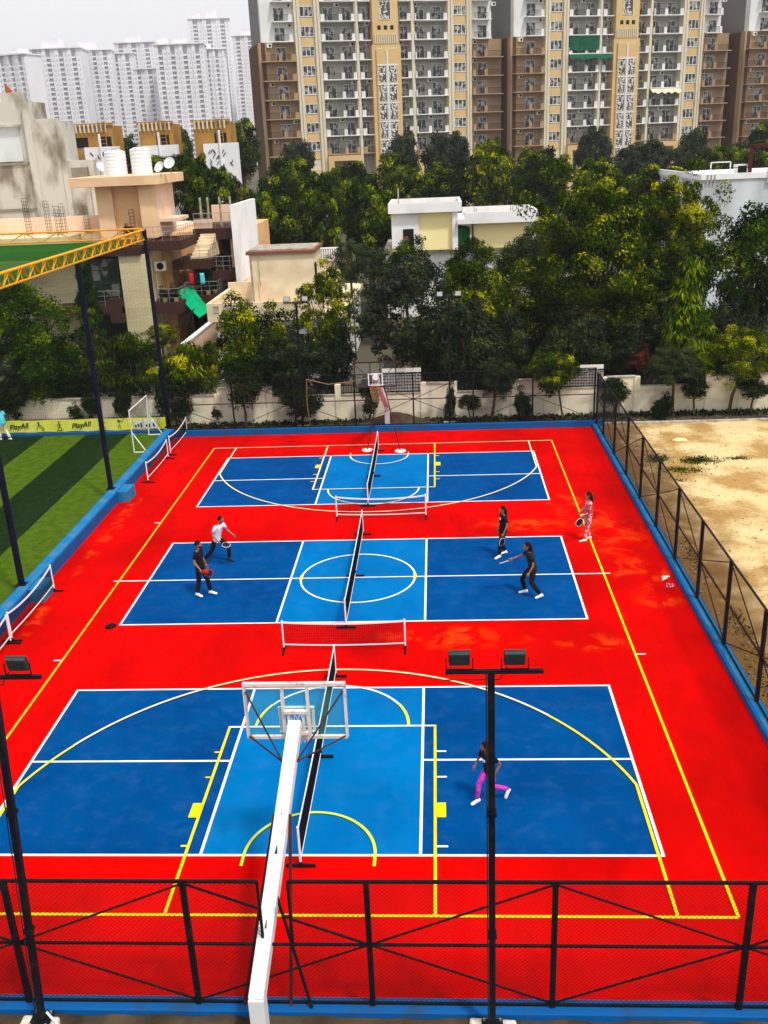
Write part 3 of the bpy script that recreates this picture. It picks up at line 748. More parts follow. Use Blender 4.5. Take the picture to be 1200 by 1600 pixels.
for x in (-15.3,-11.42,-8.27): text('PlayAll', x, 30.19, .40, .36, W['ink'], t, rz=1)
def figure(x, pose):
    """line drawing of a sportsman, printed on the banner"""
    m = MB(); y = 30.195
    def ln(*p): m.tube([(x+a, y, .15+b) for a, b in p], .012, 4)
    if pose == 0:
        ln((-.16,.02),(-.08,.16),(0,.26),(.1,.16),(.2,.02)); ln((0,.26),(-.02,.4)); ln((-.02,.38),(.12,.26),(.2,.16)); ln((.2,.16),(.24,.02)); ln((-.05,.40),(-.02,.47),(.04,.45),(.04,.40),(-.05,.40))
        ln((.0,.30),(-.14,.26))
    elif pose == 1:
        ln((-.1,.02),(-.06,.14),(0,.2),(.08,.14),(.1,.02)); ln((0,.2),(0,.38)); ln((0,.34),(-.12,.28),(-.02,.22)); ln((0,.34),(.1,.27)); ln((-.05,.4),(0,.47),(.05,.4),(-.05,.4)); ln((-.16,.02),(.16,.02))
    elif pose == 2:
        ln((-.18,.02),(-.04,.2),(.14,.04)); ln((-.04,.2),(-.02,.36)); ln((-.02,.34),(.14,.40)); ln((-.02,.34),(-.14,.44)); ln((-.06,.38),(-.02,.46),(.04,.40),(-.06,.38))
    else:
        ln((-.08,.02),(-.04,.2),(0,.22),(.06,.02)); ln((-.02,.22),(0,.38)); ln((0,.36),(.12,.46),(.18,.36)); ln((-.05,.40),(0,.47),(.05,.42),(-.05,.40)); ln((0,.36),(-.1,.44),(.02,.5))
    m.build('line_drawing', W['ink'], t)
for x, k in ((-13.6,2),(-10.38,0),(-9.35,1),(-7.15,2),(-6.33,3)): figure(x, k)
MB().box(-5.62,-4.45,30.185,30.19,.16,.62).build('notice_panel', W['offwhite'], t)
for k, x in enumerate((-5.52,-5.38,-5.24,-4.98,-4.84,-4.62)):
    MB().box(x-.04,x+.04,30.175,30.18,.22+.03*(k%2),.36+.04*(k%3)).build('printed_mark', W['ink'], t)
text('RULES', -5.38, 30.178, .52, .11, W['ink'], t, shear=0, off=0.001) if False else None
# goal frame
t = thing('goal_frame', 'small white goal frame without a net on the turf corner, before the yellow banner', 'goal', (-4.5,28,0))
gp = dict(a=(-4.62,26.75,0), b=(-4.05,26.75,0), c=(-4.75,29.6,0), d=(-4.05,29.6,0), A=(-4.72,26.75,1.75), Cc=(-4.75,29.6,1.75))
def gt(name, *p): MB().tube(p, .028, 8).build(name, W['wmetal'], t)
gt('post', gp['a'], (-4.62,26.75,1.95)); gt('post', gp['c'], (-4.62,29.6,1.95)); gt('crossbar', (-4.62,26.75,1.95), (-4.62,29.6,1.95))
gt('ground_bar', gp['a'], gp['b']); gt('ground_bar', gp['c'], gp['d']); gt('back_stay', gp['b'], (-4.62,26.75,.95)); gt('back_stay', gp['d'], (-4.62,29.6,.95))
# ------------------------------------------------------------------ people
def skin_mesh(nodes, edges, root, sub=2):
    """grow a surface round a skeleton: Skin + Subdivision, baked to a mesh"""
    names = list(nodes); idx = {n: i for i, n in enumerate(names)}
    me = bpy.data.meshes.new('skeleton')
    me.from_pydata([nodes[n][0] for n in names], [(idx[a], idx[b]) for a, b in edges], [])
    o = bpy.data.objects.new('skeleton', me); col.objects.link(o)
    sk = o.modifiers.new('skin', 'SKIN'); sk.use_smooth_shade = True; sk.branch_smoothing = .6
    ss = o.modifiers.new('subd', 'SUBSURF'); ss.levels = sub; ss.render_levels = sub
    if not me.skin_vertices: 
        bpy.context.view_layer.update()
    for i, n in enumerate(names):
        sv = me.skin_vertices[0].data[i]; r = nodes[n][1]
        sv.radius = r if isinstance(r, tuple) else (r, r); sv.use_root = (n == root)
    bpy.context.view_layer.update()
    dg = bpy.context.evaluated_depsgraph_get(); out = bpy.data.meshes.new_from_object(o.evaluated_get(dg))
    vs = [tuple(v.co) for v in out.vertices]; fs = [tuple(p.vertices) for p in out.polygons]
    bpy.data.objects.remove(o); bpy.data.meshes.remove(me); bpy.data.meshes.remove(out)
    return vs, fs
def merge(mb, vs, fs, mi=0):
    n = len(mb.v); mb.v += vs; mb.f += [tuple(n+i for i in f) for f in fs]; mb.m += [mi]*len(fs); return mb
def hand(mb, wrist, fwd, palmn, s=1, curl=.4, mi=0):
    """palm block with four fingers and a thumb"""
    w = Vector(wrist); f = Vector(fwd).normalized(); n = Vector(palmn); n = (n-f*n.dot(f)).normalized(); sd = f.cross(n)
    mb.tube([w-f*.01*s, w+f*.03*s, w+f*.065*s, w+f*.085*s], [.024*s,.034*s,.036*s,.026*s], 8, mi)
    for k, (o, l) in enumerate(((-.030,.070),(-.010,.080),(.010,.075),(.029,.058))):
        a = w+f*.078*s+sd*o*s; b = a+(f*math.cos(curl)+n*math.sin(curl))*l*.55*s; c = b+(f*math.cos(curl*2.4)+n*math.sin(curl*2.4))*l*.5*s
        mb.tube([a, b, c], [.0095*s,.0085*s,.006*s], 6, mi)
    a = w+f*.02*s-sd*.03*s; b = a+(f*.6-sd*.7+n*.3).normalized()*.035*s; c = b+(f*.9-sd*.1+n*.4).normalized()*.03*s
    mb.tube([a, b, c], [.012*s,.011*s,.008*s], 6, mi)
def person(label, loc, heading, J={}, s=1.0, skin='skin', top='clothb', bottom='clothb', shoes='shoe', hairlen=0, beard=False, fem=False, sleeve=.55, headturn=0, lean=(0,0), group=None, logo=None):
    """x forward, y left, z up; heading turns it about z"""
    D = dict(pelvis=(0,0,.94), waist=(0,0,1.08), chest=(.01,0,1.28), neck=(0,0,1.46), head=(.03,0,1.62),
             shL=(0,.175,1.40), elL=(-.02,.25,1.13), wrL=(.08,.25,.88), shR=(0,-.175,1.40), elR=(-.02,-.25,1.13), wrR=(.08,-.25,.88),
             hiL=(0,.09,.90), knL=(.03,.10,.50), anL=(0,.11,.09), hiR=(0,-.09,.90), knR=(.03,-.10,.50), anR=(0,-.11,.09), toL=0, toR=0)
    D.update(J)
    t = thing('person', label, 'person', (0,0,0), group)
    P = lambda k: tuple(Vector(D[k])*s)
    mid = lambda a, b, f: tuple((Vector(D[a]).lerp(Vector(D[b]), f))*s)
    sh = .9 if fem else 1.0
    hd = Vector(D['head'])
    # body
    nd = dict(pelvis=(P('pelvis'), (.125*s,.085*s)), waist=(P('waist'), (.115*s*sh,.08*s)), chest=(P('chest'), (.135*s*sh,.095*s)), neckb=(mid('chest','neck',.85), (.07*s,.06*s)),
              neck=(P('neck'), .05*s), jaw=(tuple((Vector(D['neck']).lerp(hd,.55))*s), .05*s))
    ed = [('pelvis','waist'),('waist','chest'),('chest','neckb'),('neckb','neck'),('neck','jaw')]
    for q in 'LR':
        nd.update({'sh'+q:(P('sh'+q), .05*s*sh), 'ua'+q:(mid('sh'+q,'el'+q,.5), .043*s*sh), 'el'+q:(P('el'+q), .036*s*sh), 'fa'+q:(mid('el'+q,'wr'+q,.4), .034*s*sh), 'wr'+q:(P('wr'+q), .024*s*sh),
                   'hi'+q:(P('hi'+q), .085*s), 'th'+q:(mid('hi'+q,'kn'+q,.5), .072*s), 'kn'+q:(P('kn'+q), .052*s), 'ca'+q:(mid('kn'+q,'an'+q,.35), .05*s), 'an'+q:(P('an'+q), .034*s)})
        ed += [('neckb','sh'+q),('sh'+q,'ua'+q),('ua'+q,'el'+q),('el'+q,'fa'+q),('fa'+q,'wr'+q),('pelvis','hi'+q),('hi'+q,'th'+q),('th'+q,'kn'+q),('kn'+q,'ca'+q),('ca'+q,'an'+q)]
    mb = MB(); merge(mb, *skin_mesh(nd, ed, 'pelvis', 2))
    Hc = hd*s; R = Matrix.Rotation(headturn, 3, 'Z')
    mb.ball(Hc, (.092*s,.074*s,.112*s), 16, 12, 0, R)
    mb.ball(Hc+R@Vector((.045,0,-.055))*s, (.048*s,.050*s,.052*s), 12, 8, 0, R)      # jaw
    fr = lambda a, b, c: tuple(Hc+R@Vector((a,b,c))*s)
    mb.tube([fr(.085,0,.015), fr(.108,0,-.022), fr(.09,0,-.035)], [.008*s,.014*s,.008*s], 6)  # nose
    for y in (-1, 1):
        mb.ball(fr(0,y*.076,-.005), (.018*s,.010*s,.028*s), 8, 6, 0, R)                # ears
    for q in 'LR':
        f = Vector(D['wr'+q])-Vector(D['el'+q]); hand(mb, P('wr'+q), f, (0, 1 if q == 'R' else -1, 0), s*.95)
    mb.build('body', W[skin], t, smooth=True)
    for y in (-1, 1): MB().ball(fr(.083,y*.030,.010), (.008*s,.012*s,.006*s), 8, 6).build('eye', W['hair'], t)
    fm = MB(); fm.ball(fr(.088,0,-.062), (.010*s,.024*s,.006*s), 8, 6); fm.build('mouth', W['rim'] if not beard else W['hair'], t)
    # hair
    hb = MB()
    n0 = len(hb.v); hb.ball(Hc+R@Vector((-.014,0,.022))*s, (.098*s,.084*s,.105*s), 16, 12, 0, R)
    if hairlen:
        b = Vector((-.06,0,-.02)); pts = [fr(-.03,0,.03), fr(-.075,0,-.06), tuple(Hc+R@Vector((-.10,0,-.18))*s), tuple(Hc+R@Vector((-.11,0,-.18-hairlen*.6))*s), tuple(Hc+R@Vector((-.10,.01,-.18-hairlen))*s)]
        hb.tube(pts, [.075*s,.085*s,.075*s,.06*s,.02*s], 10)
    if beard: hb.ball(fr(.045,0,-.075), (.050*s,.055*s,.042*s), 12, 8, 0, R)
    # open the hair at the face: drop faces in front of the forehead
    keep = []
    for f in hb.f:
        c = sum((Vector(hb.v[i]) for i in f), Vector())/len(f); l = R.transposed() @ (c-Hc)/s
        if l.x > .045 and -.06 < l.z < .055 and not (beard and l.z < -.045): continue
        if not hairlen and not beard and l.z < -.05: continue
        if beard and l.z < -.03 and l.x < .0: continue
        keep.append(f)
    hb.f = keep; hb.m = [0]*len(keep)
    hb.build('hair', W['hair'], t, smooth=True)
    # top: an open hemmed torso with sleeves
    g = .012*s
    def loft(mb, secs, n=18):
        b = len(mb.v)
        for (c, ry, rx) in secs:
            for k in range(n):
                a = 2*PI*k/n; mb.v.append((c[0]+rx*math.cos(a), c[1]+ry*math.sin(a), c[2]))
        for i in range(len(secs)-1):
            for k in range(n):
                k2 = (k+1) % n; mb.f.append((b+i*n+k, b+i*n+k2, b+(i+1)*n+k2, b+(i+1)*n+k)); mb.m.append(0)
    pv, wv, cv, nv = (Vector(D[q])*s for q in ('pelvis','waist','chest','neck'))
    mb = MB(); hz = Vector((0,0,-.08*s))
    loft(mb, [(pv+hz+hz*.2, .160*s, .122*s), (pv+hz, .166*s, .128*s), (pv.lerp(wv,.3), .158*s, .122*s), (wv, .146*s*sh, .112*s), (cv, .168*s*sh, .124*s), (cv.lerp(nv,.5), .170*s*sh, .112*s), (cv.lerp(nv,.74), .128*s*sh, .088*s), (cv.lerp(nv,.9), .070*s, .062*s)])
    for q in 'LR':
        S = Vector(D['sh'+q])*s; E_ = Vector(D['el'+q])*s; W_ = Vector(D['wr'+q])*s; inn = S.lerp(cv.lerp(nv,.5), .45)
        pts = [inn, S, S.lerp(E_, .3), S.lerp(E_, min(1, sleeve*1.15))]; rr_ = [.058*s, .066*s*sh, .062*s*sh, .058*s*sh]
        if sleeve > 1: pts += [E_.lerp(W_, .85)]; rr_ += [.045*s]
        mb.tube(pts, rr_, 12)
    mb.build('shirt', W[top], t, smooth=True)
    # trousers
    w = 1.0 if bottom == 'pink' else 1.22
    nb_ = dict(pel=(P('pelvis'), (.135*s,.10*s)), wb=(mid('pelvis','waist',.5), (.12*s,.09*s))); eb = [('wb','pel')]
    for q in 'LR':
        nb_.update({'hi'+q:(P('hi'+q), .094*s), 'th'+q:(mid('hi'+q,'kn'+q,.5), .083*s*w**.5), 'kn'+q:(P('kn'+q), .062*s*w), 'ca'+q:(mid('kn'+q,'an'+q,.45), .060*s*w), 'an'+q:(mid('kn'+q,'an'+q,.93), .048*s*w*w)})
        eb += [('pel','hi'+q),('hi'+q,'th'+q),('th'+q,'kn'+q),('kn'+q,'ca'+q),('ca'+q,'an'+q)]
    mb = MB(); merge(mb, *skin_mesh(nb_, eb, 'pel', 2))
    loft(mb, [(pv.lerp(wv,.7), .140*s, .108*s), (pv, .152*s, .118*s), (pv+hz*.9, .146*s, .112*s), (pv+hz*1.6, .09*s, .08*s)]); mb.build('trousers', W[bottom], t, smooth=True)
    for q in 'LR':
        a = Vector(D['an'+q])*s; ang = D['to'+q]; pitch = D.get('pt'+q, 0)
        Rm = Matrix.Translation(a-Vector((0,0,.085*s))) @ Matrix.Rotation(ang, 4, 'Z') @ Matrix.Rotation(pitch, 4, 'Y')
        mb = MB()
        secs = [(-.075,.030,.075),(-.05,.040,.10),(0,.042,.105),(.06,.044,.075),(.12,.050,.055),(.165,.044,.045),(.19,.022,.03)]
        for i, (x, hw, hh) in enumerate(secs):
            for k in range(10):
                aa = 2*PI*k/10; y = hw*math.cos(aa); z = hh/2+hh/2*math.sin(aa)
                if z < .012: z = 0
                mb.v.append(tuple(Rm @ (Vector((x, y, z))*s)))
        for i in range(len(secs)-1):
            for k in range(10):
                k2 = (k+1) % 10; mb.f.append((i*10+k, (i+1)*10+k, (i+1)*10+k2, i*10+k2)); mb.m.append(0)
        mb.f.append(tuple(range(10))); mb.m.append(0); mb.f.append(tuple(range(60,70))[::-1]); mb.m.append(0)
        mb.build('shoe', W[shoes], t, smooth=True)
    if logo:
        M = Matrix.Translation(Vector(D['chest'])*s); mb = MB()
        for (y, z, wd, hh) in logo[1]: mb.box((.115)*s, (.135)*s, (y-wd/2)*s, (y+wd/2)*s, z*s-hh/2*s, z*s+hh/2*s, 0, M)
        mb.build('chest_print', W[logo[0]], t)
    t.location = loc; t.rotation_euler = (0,0,heading)
    Mw = Matrix.Translation(Vector(loc)) @ Matrix.Rotation(heading, 4, 'Z')
    def wp(k, off=(0,0,0)): return Mw @ (Vector(D[k])*s+Vector(off))
    return wp, Mw
def paddle(label, grip, direction, normal, m='padblk', m2=None):
    """grip point in the hand; the blade lies along direction"""
    d = Vector(direction).normalized(); n = Vector(normal); n = (n-d*n.dot(d)).normalized(); b = n.cross(d)
    t = thing('paddle', label, 'paddle', tuple(grip)); g = Vector(grip)
    mb = MB(); mb.tube([g-d*.06, g+d*.08], .016, 8); mb.build('handle', W['clothg'], t)
    mb = MB(); prof = []
    for k in range(24):
        a = 2*PI*k/24; x = abs(math.cos(a))**.7*math.copysign(1, math.cos(a)); y = abs(math.sin(a))**.7*math.copysign(1, math.sin(a))
        prof.append(g+d*(.08+.13+.13*x)+b*(.10*y))
    nn = len(mb.v); mb.v += [tuple(p+n*.008) for p in prof]+[tuple(p-n*.008) for p in prof]
    mb.f.append(tuple(range(24))); mb.f.append(tuple(range(24,48))[::-1])
    for k in range(24): mb.f.append((k, k+24, (k+1)%24+24, (k+1)%24))
    mb.m = [0]*26; mb.build('blade', W[m], t)
    mb = MB(); mb.tube([tuple(p) for p in prof+[prof[0]]], .009, 6, cap=False); mb.build('edge_guard', W['wmetal'] if m2 is None else W[m2], t)
V = Vector
# man, white tee
wp, Mw = person('man with a white printed tee and black trousers stepping forward beside the man in black', (1.98,14.1,.02), math.radians(-20),
    dict(pelvis=(0,0,.86), waist=(.05,0,1.0), chest=(.12,0,1.20), neck=(.17,0,1.37), head=(.22,0,1.53), shL=(.15,.19,1.31), elL=(.26,.27,1.06), wrL=(.46,.27,.92), shR=(.11,-.19,1.31), elR=(.04,-.30,1.05), wrR=(.22,-.26,.84),
    hiL=(.02,.10,.83), knL=(.34,.14,.50), anL=(.30,.16,.09), hiR=(-.02,-.10,.83), knR=(-.12,-.17,.45), anR=(-.44,-.22,.11), ptR=.25), skin='skin', top='clothw', bottom='clothb', shoes='shoed', beard=True, headturn=.1,
    logo=('pink', ((.03,.02,.012,.06),(.0,.03,.012,.05),(-.03,.0,.012,.07))))
g = wp('wrR', (.07,-.01,-.05)); paddle('white edged dark paddle held low by the man in the white tee', g, (1,-.2,-.15), (0,-.4,1))
wp, Mw = person('man all in black with white shoes standing sideways holding a red and black paddle', (2.0,11.6,.02), math.radians(-12),
    dict(elR=(-.03,-.25,1.14), wrR=(.14,-.27,.93), anL=(.22,.10,.09), knL=(.14,.1,.5), anR=(-.12,-.11,.09), knR=(-.03,-.1,.5), toR=-.3), s=1.04, skin='skin', top='clothb', bottom='clothb', shoes='shoe', beard=True, headturn=.15)
g = wp('wrR', (.06,-.01,-.03)); paddle('red and black paddle in the hand of the man all in black', g, (1,-.1,-.25), (.0,-1,.5), 'padblk', 'padred')
tag(MB().ball(tuple(g+V((.12,-.03,.0))), (.10,.03,.075), 12, 8).build('paddle_cover', W['padred']), 'red cover on the paddle of the man all in black', 'cover')
wp, Mw = person('long haired woman in black standing upright, a paddle hanging from her hand', (11.35,14.2,.02), math.radians(200),
    dict(wrL=(.10,.24,.86), elR=(-.03,-.24,1.13), wrR=(.05,-.26,.86), anL=(.20,.13,.09), knL=(.15,.12,.5), anR=(-.12,-.12,.09), toL=.35), s=1.0, skin='skin', top='clothb', bottom='clothb', shoes='shoe', hairlen=.22, fem=True, headturn=.1,
    logo=('offwhite', ((.05,.07,.07,.03),(.06,.03,.05,.02))))
g = wp('wrL', (0,0,0)); g = Mw @ V((.12,.25,.80)); paddle('dark paddle hanging straight down beside the woman in the black tee', g, (-.15,.0,-1), (.6,-.8,0))
wp, Mw = person('long haired woman in dark clothes lunging with one arm stretched out', (12.0,11.25,.02), math.radians(186),
    dict(pelvis=(-.02,0,.86), waist=(.02,0,1.0), chest=(.06,0,1.20), neck=(.09,0,1.37), head=(.15,0,1.53), shR=(.06,-.16,1.30), elR=(.28,-.24,1.14), wrR=(.52,-.24,1.06), shL=(.06,.17,1.30), elL=(.02,.25,1.02), wrL=(.14,.26,.80),
    hiL=(-.02,.10,.82), knL=(.05,.16,.46), anL=(-.22,.20,.09), hiR=(.0,-.10,.82), knR=(.26,-.12,.47), anR=(.16,-.16,.09), toL=.4, toR=0), s=1.04, skin='skin', top='clothg', bottom='clothb', shoes='shoe', hairlen=.34, fem=True, headturn=.1)
g = Mw @ V((.60,-.24,1.08)); paddle('dark paddle with a pale edge at the end of the lunging woman\'s outstretched arm', g, Mw.to_3x3() @ V((1,0,-.30)), (0,.3,1))
wp, Mw = person('woman in a red and white patterned outfit standing on the yellow sideline', (14.25,15.35,.02), math.radians(188),
    dict(wrR=(.20,-.20,.95), wrL=(.22,.22,.98), anL=(.13,.09,.09), anR=(-.08,-.10,.09)), s=1.0, skin='skin', top='floral', bottom='floral', shoes='offwhite', hairlen=.14, fem=True, sleeve=1.05)
g = Mw @ V((.24,.22,.93)); paddle('black paddle held before the woman in the red patterned outfit', g, Mw.to_3x3() @ V((.6,.1,-.7)), Mw.to_3x3() @ V((0,1,0)))
wp, Mw = person('child in a black tee and bright pink leggings running behind the near right floodlight pole', (10.24,1.66,.02), math.radians(215),
    dict(pelvis=(0,0,.90), waist=(.03,0,1.04), chest=(.07,0,1.24), neck=(.10,0,1.40), head=(.14,0,1.57), shL=(.08,.17,1.34), elL=(-.12,.27,1.12), wrL=(.06,.30,.98), shR=(.08,-.17,1.34), elR=(.12,-.26,1.08), wrR=(.28,-.20,.98),
    hiL=(0,.09,.86), knL=(.0,.12,.46), anL=(-.44,.20,.24), ptL=.9, hiR=(0,-.09,.86), knR=(.26,-.08,.50), anR=(.30,-.08,.09)), s=.86, skin='skin2', top='clothb', bottom='pink', shoes='shoe', hairlen=.12, fem=True, headturn=-.2,
    logo=('offwhite', ((.0,-.02,.16,.012),(.01,-.06,.12,.012))))
wp, Mw = person('man in a cyan tee and off white trousers at the left edge of the turf', (-11.75,29.3,.0), math.radians(150),
    dict(pelvis=(0,0,.90), chest=(.08,0,1.24), neck=(.14,0,1.42), head=(.22,0,1.56), shL=(.10,.17,1.36), shR=(.10,-.17,1.36), wrL=(.2,.24,.92), wrR=(.15,-.26,.9), anL=(.24,.1,.09), knL=(.18,.1,.5), anR=(-.2,-.14,.09)), s=1.0, skin='skin2', top='cyan', bottom='offwhite', shoes='shoe')
# small belongings
def shoe_pair(x, y, z, rz, m, nm):
    t = thing('pair_of_shoes', nm, 'shoes', (x,y,z))
    for k, (dx, dy, a) in enumerate(((0,0,.2),(.05,.16,-.25))):
        mb = MB(); Rm = Matrix.Translation((x+dx,y+dy,z)) @ Matrix.Rotation(rz+a, 4, 'Z')
        secs = [(-.09,.034,.06),(-.03,.040,.085),(.05,.045,.06),(.13,.05,.05),(.18,.025,.03)]
        for (xx, hw, hh) in secs:
            for q in range(8):
                aa = 2*PI*q/8; mb.v.append(tuple(Rm @ Vector((xx, hw*math.cos(aa), max(0, hh/2+hh/2*math.sin(aa))))))
        for i in range(4):
            for q in range(8): q2 = (q+1)%8; mb.f.append((i*8+q,(i+1)*8+q,(i+1)*8+q2,i*8+q2)); mb.m.append(0)
        mb.f += [tuple(range(8)), tuple(range(32,40))[::-1]]; mb.m += [0,0]
        mb.build('shoe', m, t, smooth=True)
shoe_pair(16.08,12.15,.01, .6, W['offwhite'], 'pale shoes left on the red floor against the right blue kerb, farther pair')
shoe_pair(16.10,11.62,.01, .1, W['floral'], 'reddish shoes left on the red floor against the right blue kerb, nearer pair')
t = thing('bag', 'small black bag lying at the near left corner of the middle blue court', 'bag', (-.22,9.5,.02))
mb = MB(); mb.ball((-.22,9.5,.07), (.17,.09,.07), 14, 8, 0, Matrix.Rotation(.5,3,'Z')); mb.build('body', W['clothb'], t, smooth=True)
MB().tube([(-.32,9.44,.10),(-.34,9.42,.18),(-.22,9.48,.19),(-.14,9.54,.13)], .01, 6).build('strap', W['clothb'], t)
mb = MB(); rng = random.Random(3)
for k in range(9):
    a = 2*PI*k/9; 
pts = [(19.95+.38*math.cos(2*PI*k/9)*rng.uniform(.5,1.1), 26.55+.26*math.sin(2*PI*k/9)*rng.uniform(.5,1.1)) for k in range(9)]
mb.prism(pts, .0, .07); tag(mb.build('crumpled_sheet', W['yellowp'], bevel=.02), 'crumpled yellow and white sheet lying on the far part of the sandy lot', 'litter')

# ------------------------------------------------------------------ foliage
def leaf_mesh(name, P, Nn, T, Ls, Ws, tint):
    n = len(P); B = np.cross(Nn, T); B /= np.linalg.norm(B, axis=1)[:,None]+1e-9
    hl = (Ls/2)[:,None]; hw = (Ws/2)[:,None]
    V_ = np.empty((n,4,3)); V_[:,0] = P-T*hl; V_[:,1] = P+B*hw+Nn*hw*.25; V_[:,2] = P+T*hl; V_[:,3] = P-B*hw+Nn*hw*.25
    me = bpy.data.meshes.new(name); me.vertices.add(4*n); me.vertices.foreach_set('co', V_.reshape(-1).astype(np.float32))
    me.loops.add(4*n); me.loops.foreach_set('vertex_index', np.arange(4*n, dtype=np.int32))
    me.polygons.add(n); me.polygons.foreach_set('loop_start', np.arange(0,4*n,4, dtype=np.int32)); me.polygons.foreach_set('loop_total', np.full(n,4,dtype=np.int32))
    a = me.attributes.new('tint', 'FLOAT', 'POINT'); a.data.foreach_set('value', np.repeat(tint,4).astype(np.float32))
    me.update(); me.validate(); return me
def unit(a): return a/(np.linalg.norm(a, axis=1)[:,None]+1e-9)
def crown(name, seed, R, ncl, rc, nl, ls, ratio=.45, inner=.45, lump=.28, droop=0., up=.5, shape='ell', tipc=.5, ctint=.35):
    """leaf-sized faces spread over many clumps inside an uneven outline; returns mesh and clump centres (crown centre at 0)"""
    g = np.random.default_rng(seed)
    d = unit(g.normal(size=(ncl,3)))
    ks = g.normal(size=(5,3)); ph = g.random(5)*6.28
    lum = 1+lump*np.mean(np.sin(d@(ks.T*2.2)+ph), axis=1)*1.6
    rr = (inner+(1-inner)*g.random(ncl)**.6)
    C = d*rr[:,None]*lum[:,None]
    if shape == 'dome': C[:,2] = np.where(C[:,2] < 0, C[:,2]*.55, C[:,2])
    if shape == 'cone':
        h = g.random(ncl)**.8; C[:,2] = h*2-1; a = g.random(ncl)*2*PI; w = (1-h)**.7*(.55+.45*g.random(ncl)); C[:,0] = np.cos(a)*w; C[:,1] = np.sin(a)*w
    C = C*np.array(R)
    ct = np.clip(g.normal(ctint, .22, ncl), 0, 1)
    rcs = rc*(.7+.6*g.random(ncl))
    n = ncl*nl; ci = np.repeat(np.arange(ncl), nl)
    dd = unit(g.normal(size=(n,3))); flip = (dd[:,2] < 0) & (g.random(n) < .55); dd[flip,2] *= -1
    rad = rcs[ci]*(.45+.6*g.random(n)**.7)
    P = C[ci]+dd*rad[:,None]*np.array([1,1,.75])
    Nn = unit(dd*.7+np.array([0,0,up])+g.normal(size=(n,3))*.45)
    T = unit(np.cross(Nn, g.normal(size=(n,3)))); 
    if droop: T = unit(unit(dd*np.array([1,1,.2]))*.6+np.array([0,0,-droop])+g.normal(size=(n,3))*.25); Nn = unit(Nn-T*np.sum(Nn*T,axis=1)[:,None])
    L = ls*(.65+.7*g.random(n)); 
    tint = np.clip(ct[ci]+g.normal(0,.10,n)+tipc*np.clip((rad/rcs[ci]-.8),0,1)*np.clip(dd[:,2],0,1), 0, 1)  # upward outer leaves lighter: fresh growth and sunlight put into the tint
    return leaf_mesh(name, P, Nn, T, L, L*ratio, tint), C
LMC = {}
LM = dict(
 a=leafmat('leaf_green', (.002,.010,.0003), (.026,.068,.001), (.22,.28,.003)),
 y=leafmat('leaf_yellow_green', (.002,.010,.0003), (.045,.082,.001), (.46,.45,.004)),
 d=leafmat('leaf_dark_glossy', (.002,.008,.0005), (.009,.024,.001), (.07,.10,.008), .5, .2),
 t=leafmat('leaf_topiary', (.004,.012,.002), (.012,.026,.003), (.04,.06,.006)),
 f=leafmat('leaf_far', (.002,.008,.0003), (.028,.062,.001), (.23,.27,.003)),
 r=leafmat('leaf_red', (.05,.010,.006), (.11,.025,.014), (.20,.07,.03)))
CR = {}
def crw(key, *a, **k): CR[key] = crown('crown_'+key, *a, **k)
crw('broad1', 1, (2.6,2.4,2.2), 120, .62, 190, .19, droop=0, tipc=.9)
crw('broad2', 2, (2.7,2.5,2.3), 105, .66, 200, .20, lump=.4, tipc=.9)
crw('airy', 3, (2.7,2.5,3.2), 125, .48, 130, .21, ratio=.42, inner=.35, lump=.45, tipc=.5)
crw('mango', 4, (1.9,1.8,1.3), 90, .45, 110, .30, ratio=.22, droop=.55, up=.2, tipc=1.1)
crw('cone', 5, (1.0,1.0,2.4), 120, .36, 100, .26, ratio=.2, droop=1.1, up=.1, shape='cone', tipc=.5)
crw('topiary', 6, (.62,.62,.55), 60, .25, 90, .09, ratio=.5, inner=.6, lump=.12, tipc=.4)
crw('bush', 7, (.65,.55,.7), 45, .26, 90, .12, ratio=.4, lump=.5, tipc=.6)
crw('far1', 8, (4.4,4.2,3.6), 150, 1.05, 110, .42, ratio=.6, lump=.35, tipc=.8)
crw('far2', 9, (4.6,4.4,3.9), 130, 1.15, 125, .44, ratio=.6, lump=.5, tipc=.8)
crw('big', 10, (4.4,3.6,4.3), 300, .72, 210, .22, inner=.35, lump=.42, tipc=1.0)
crw('fine', 11, (2.3,2.2,2.2), 110, .50, 170, .15, lump=.4, tipc=.9)
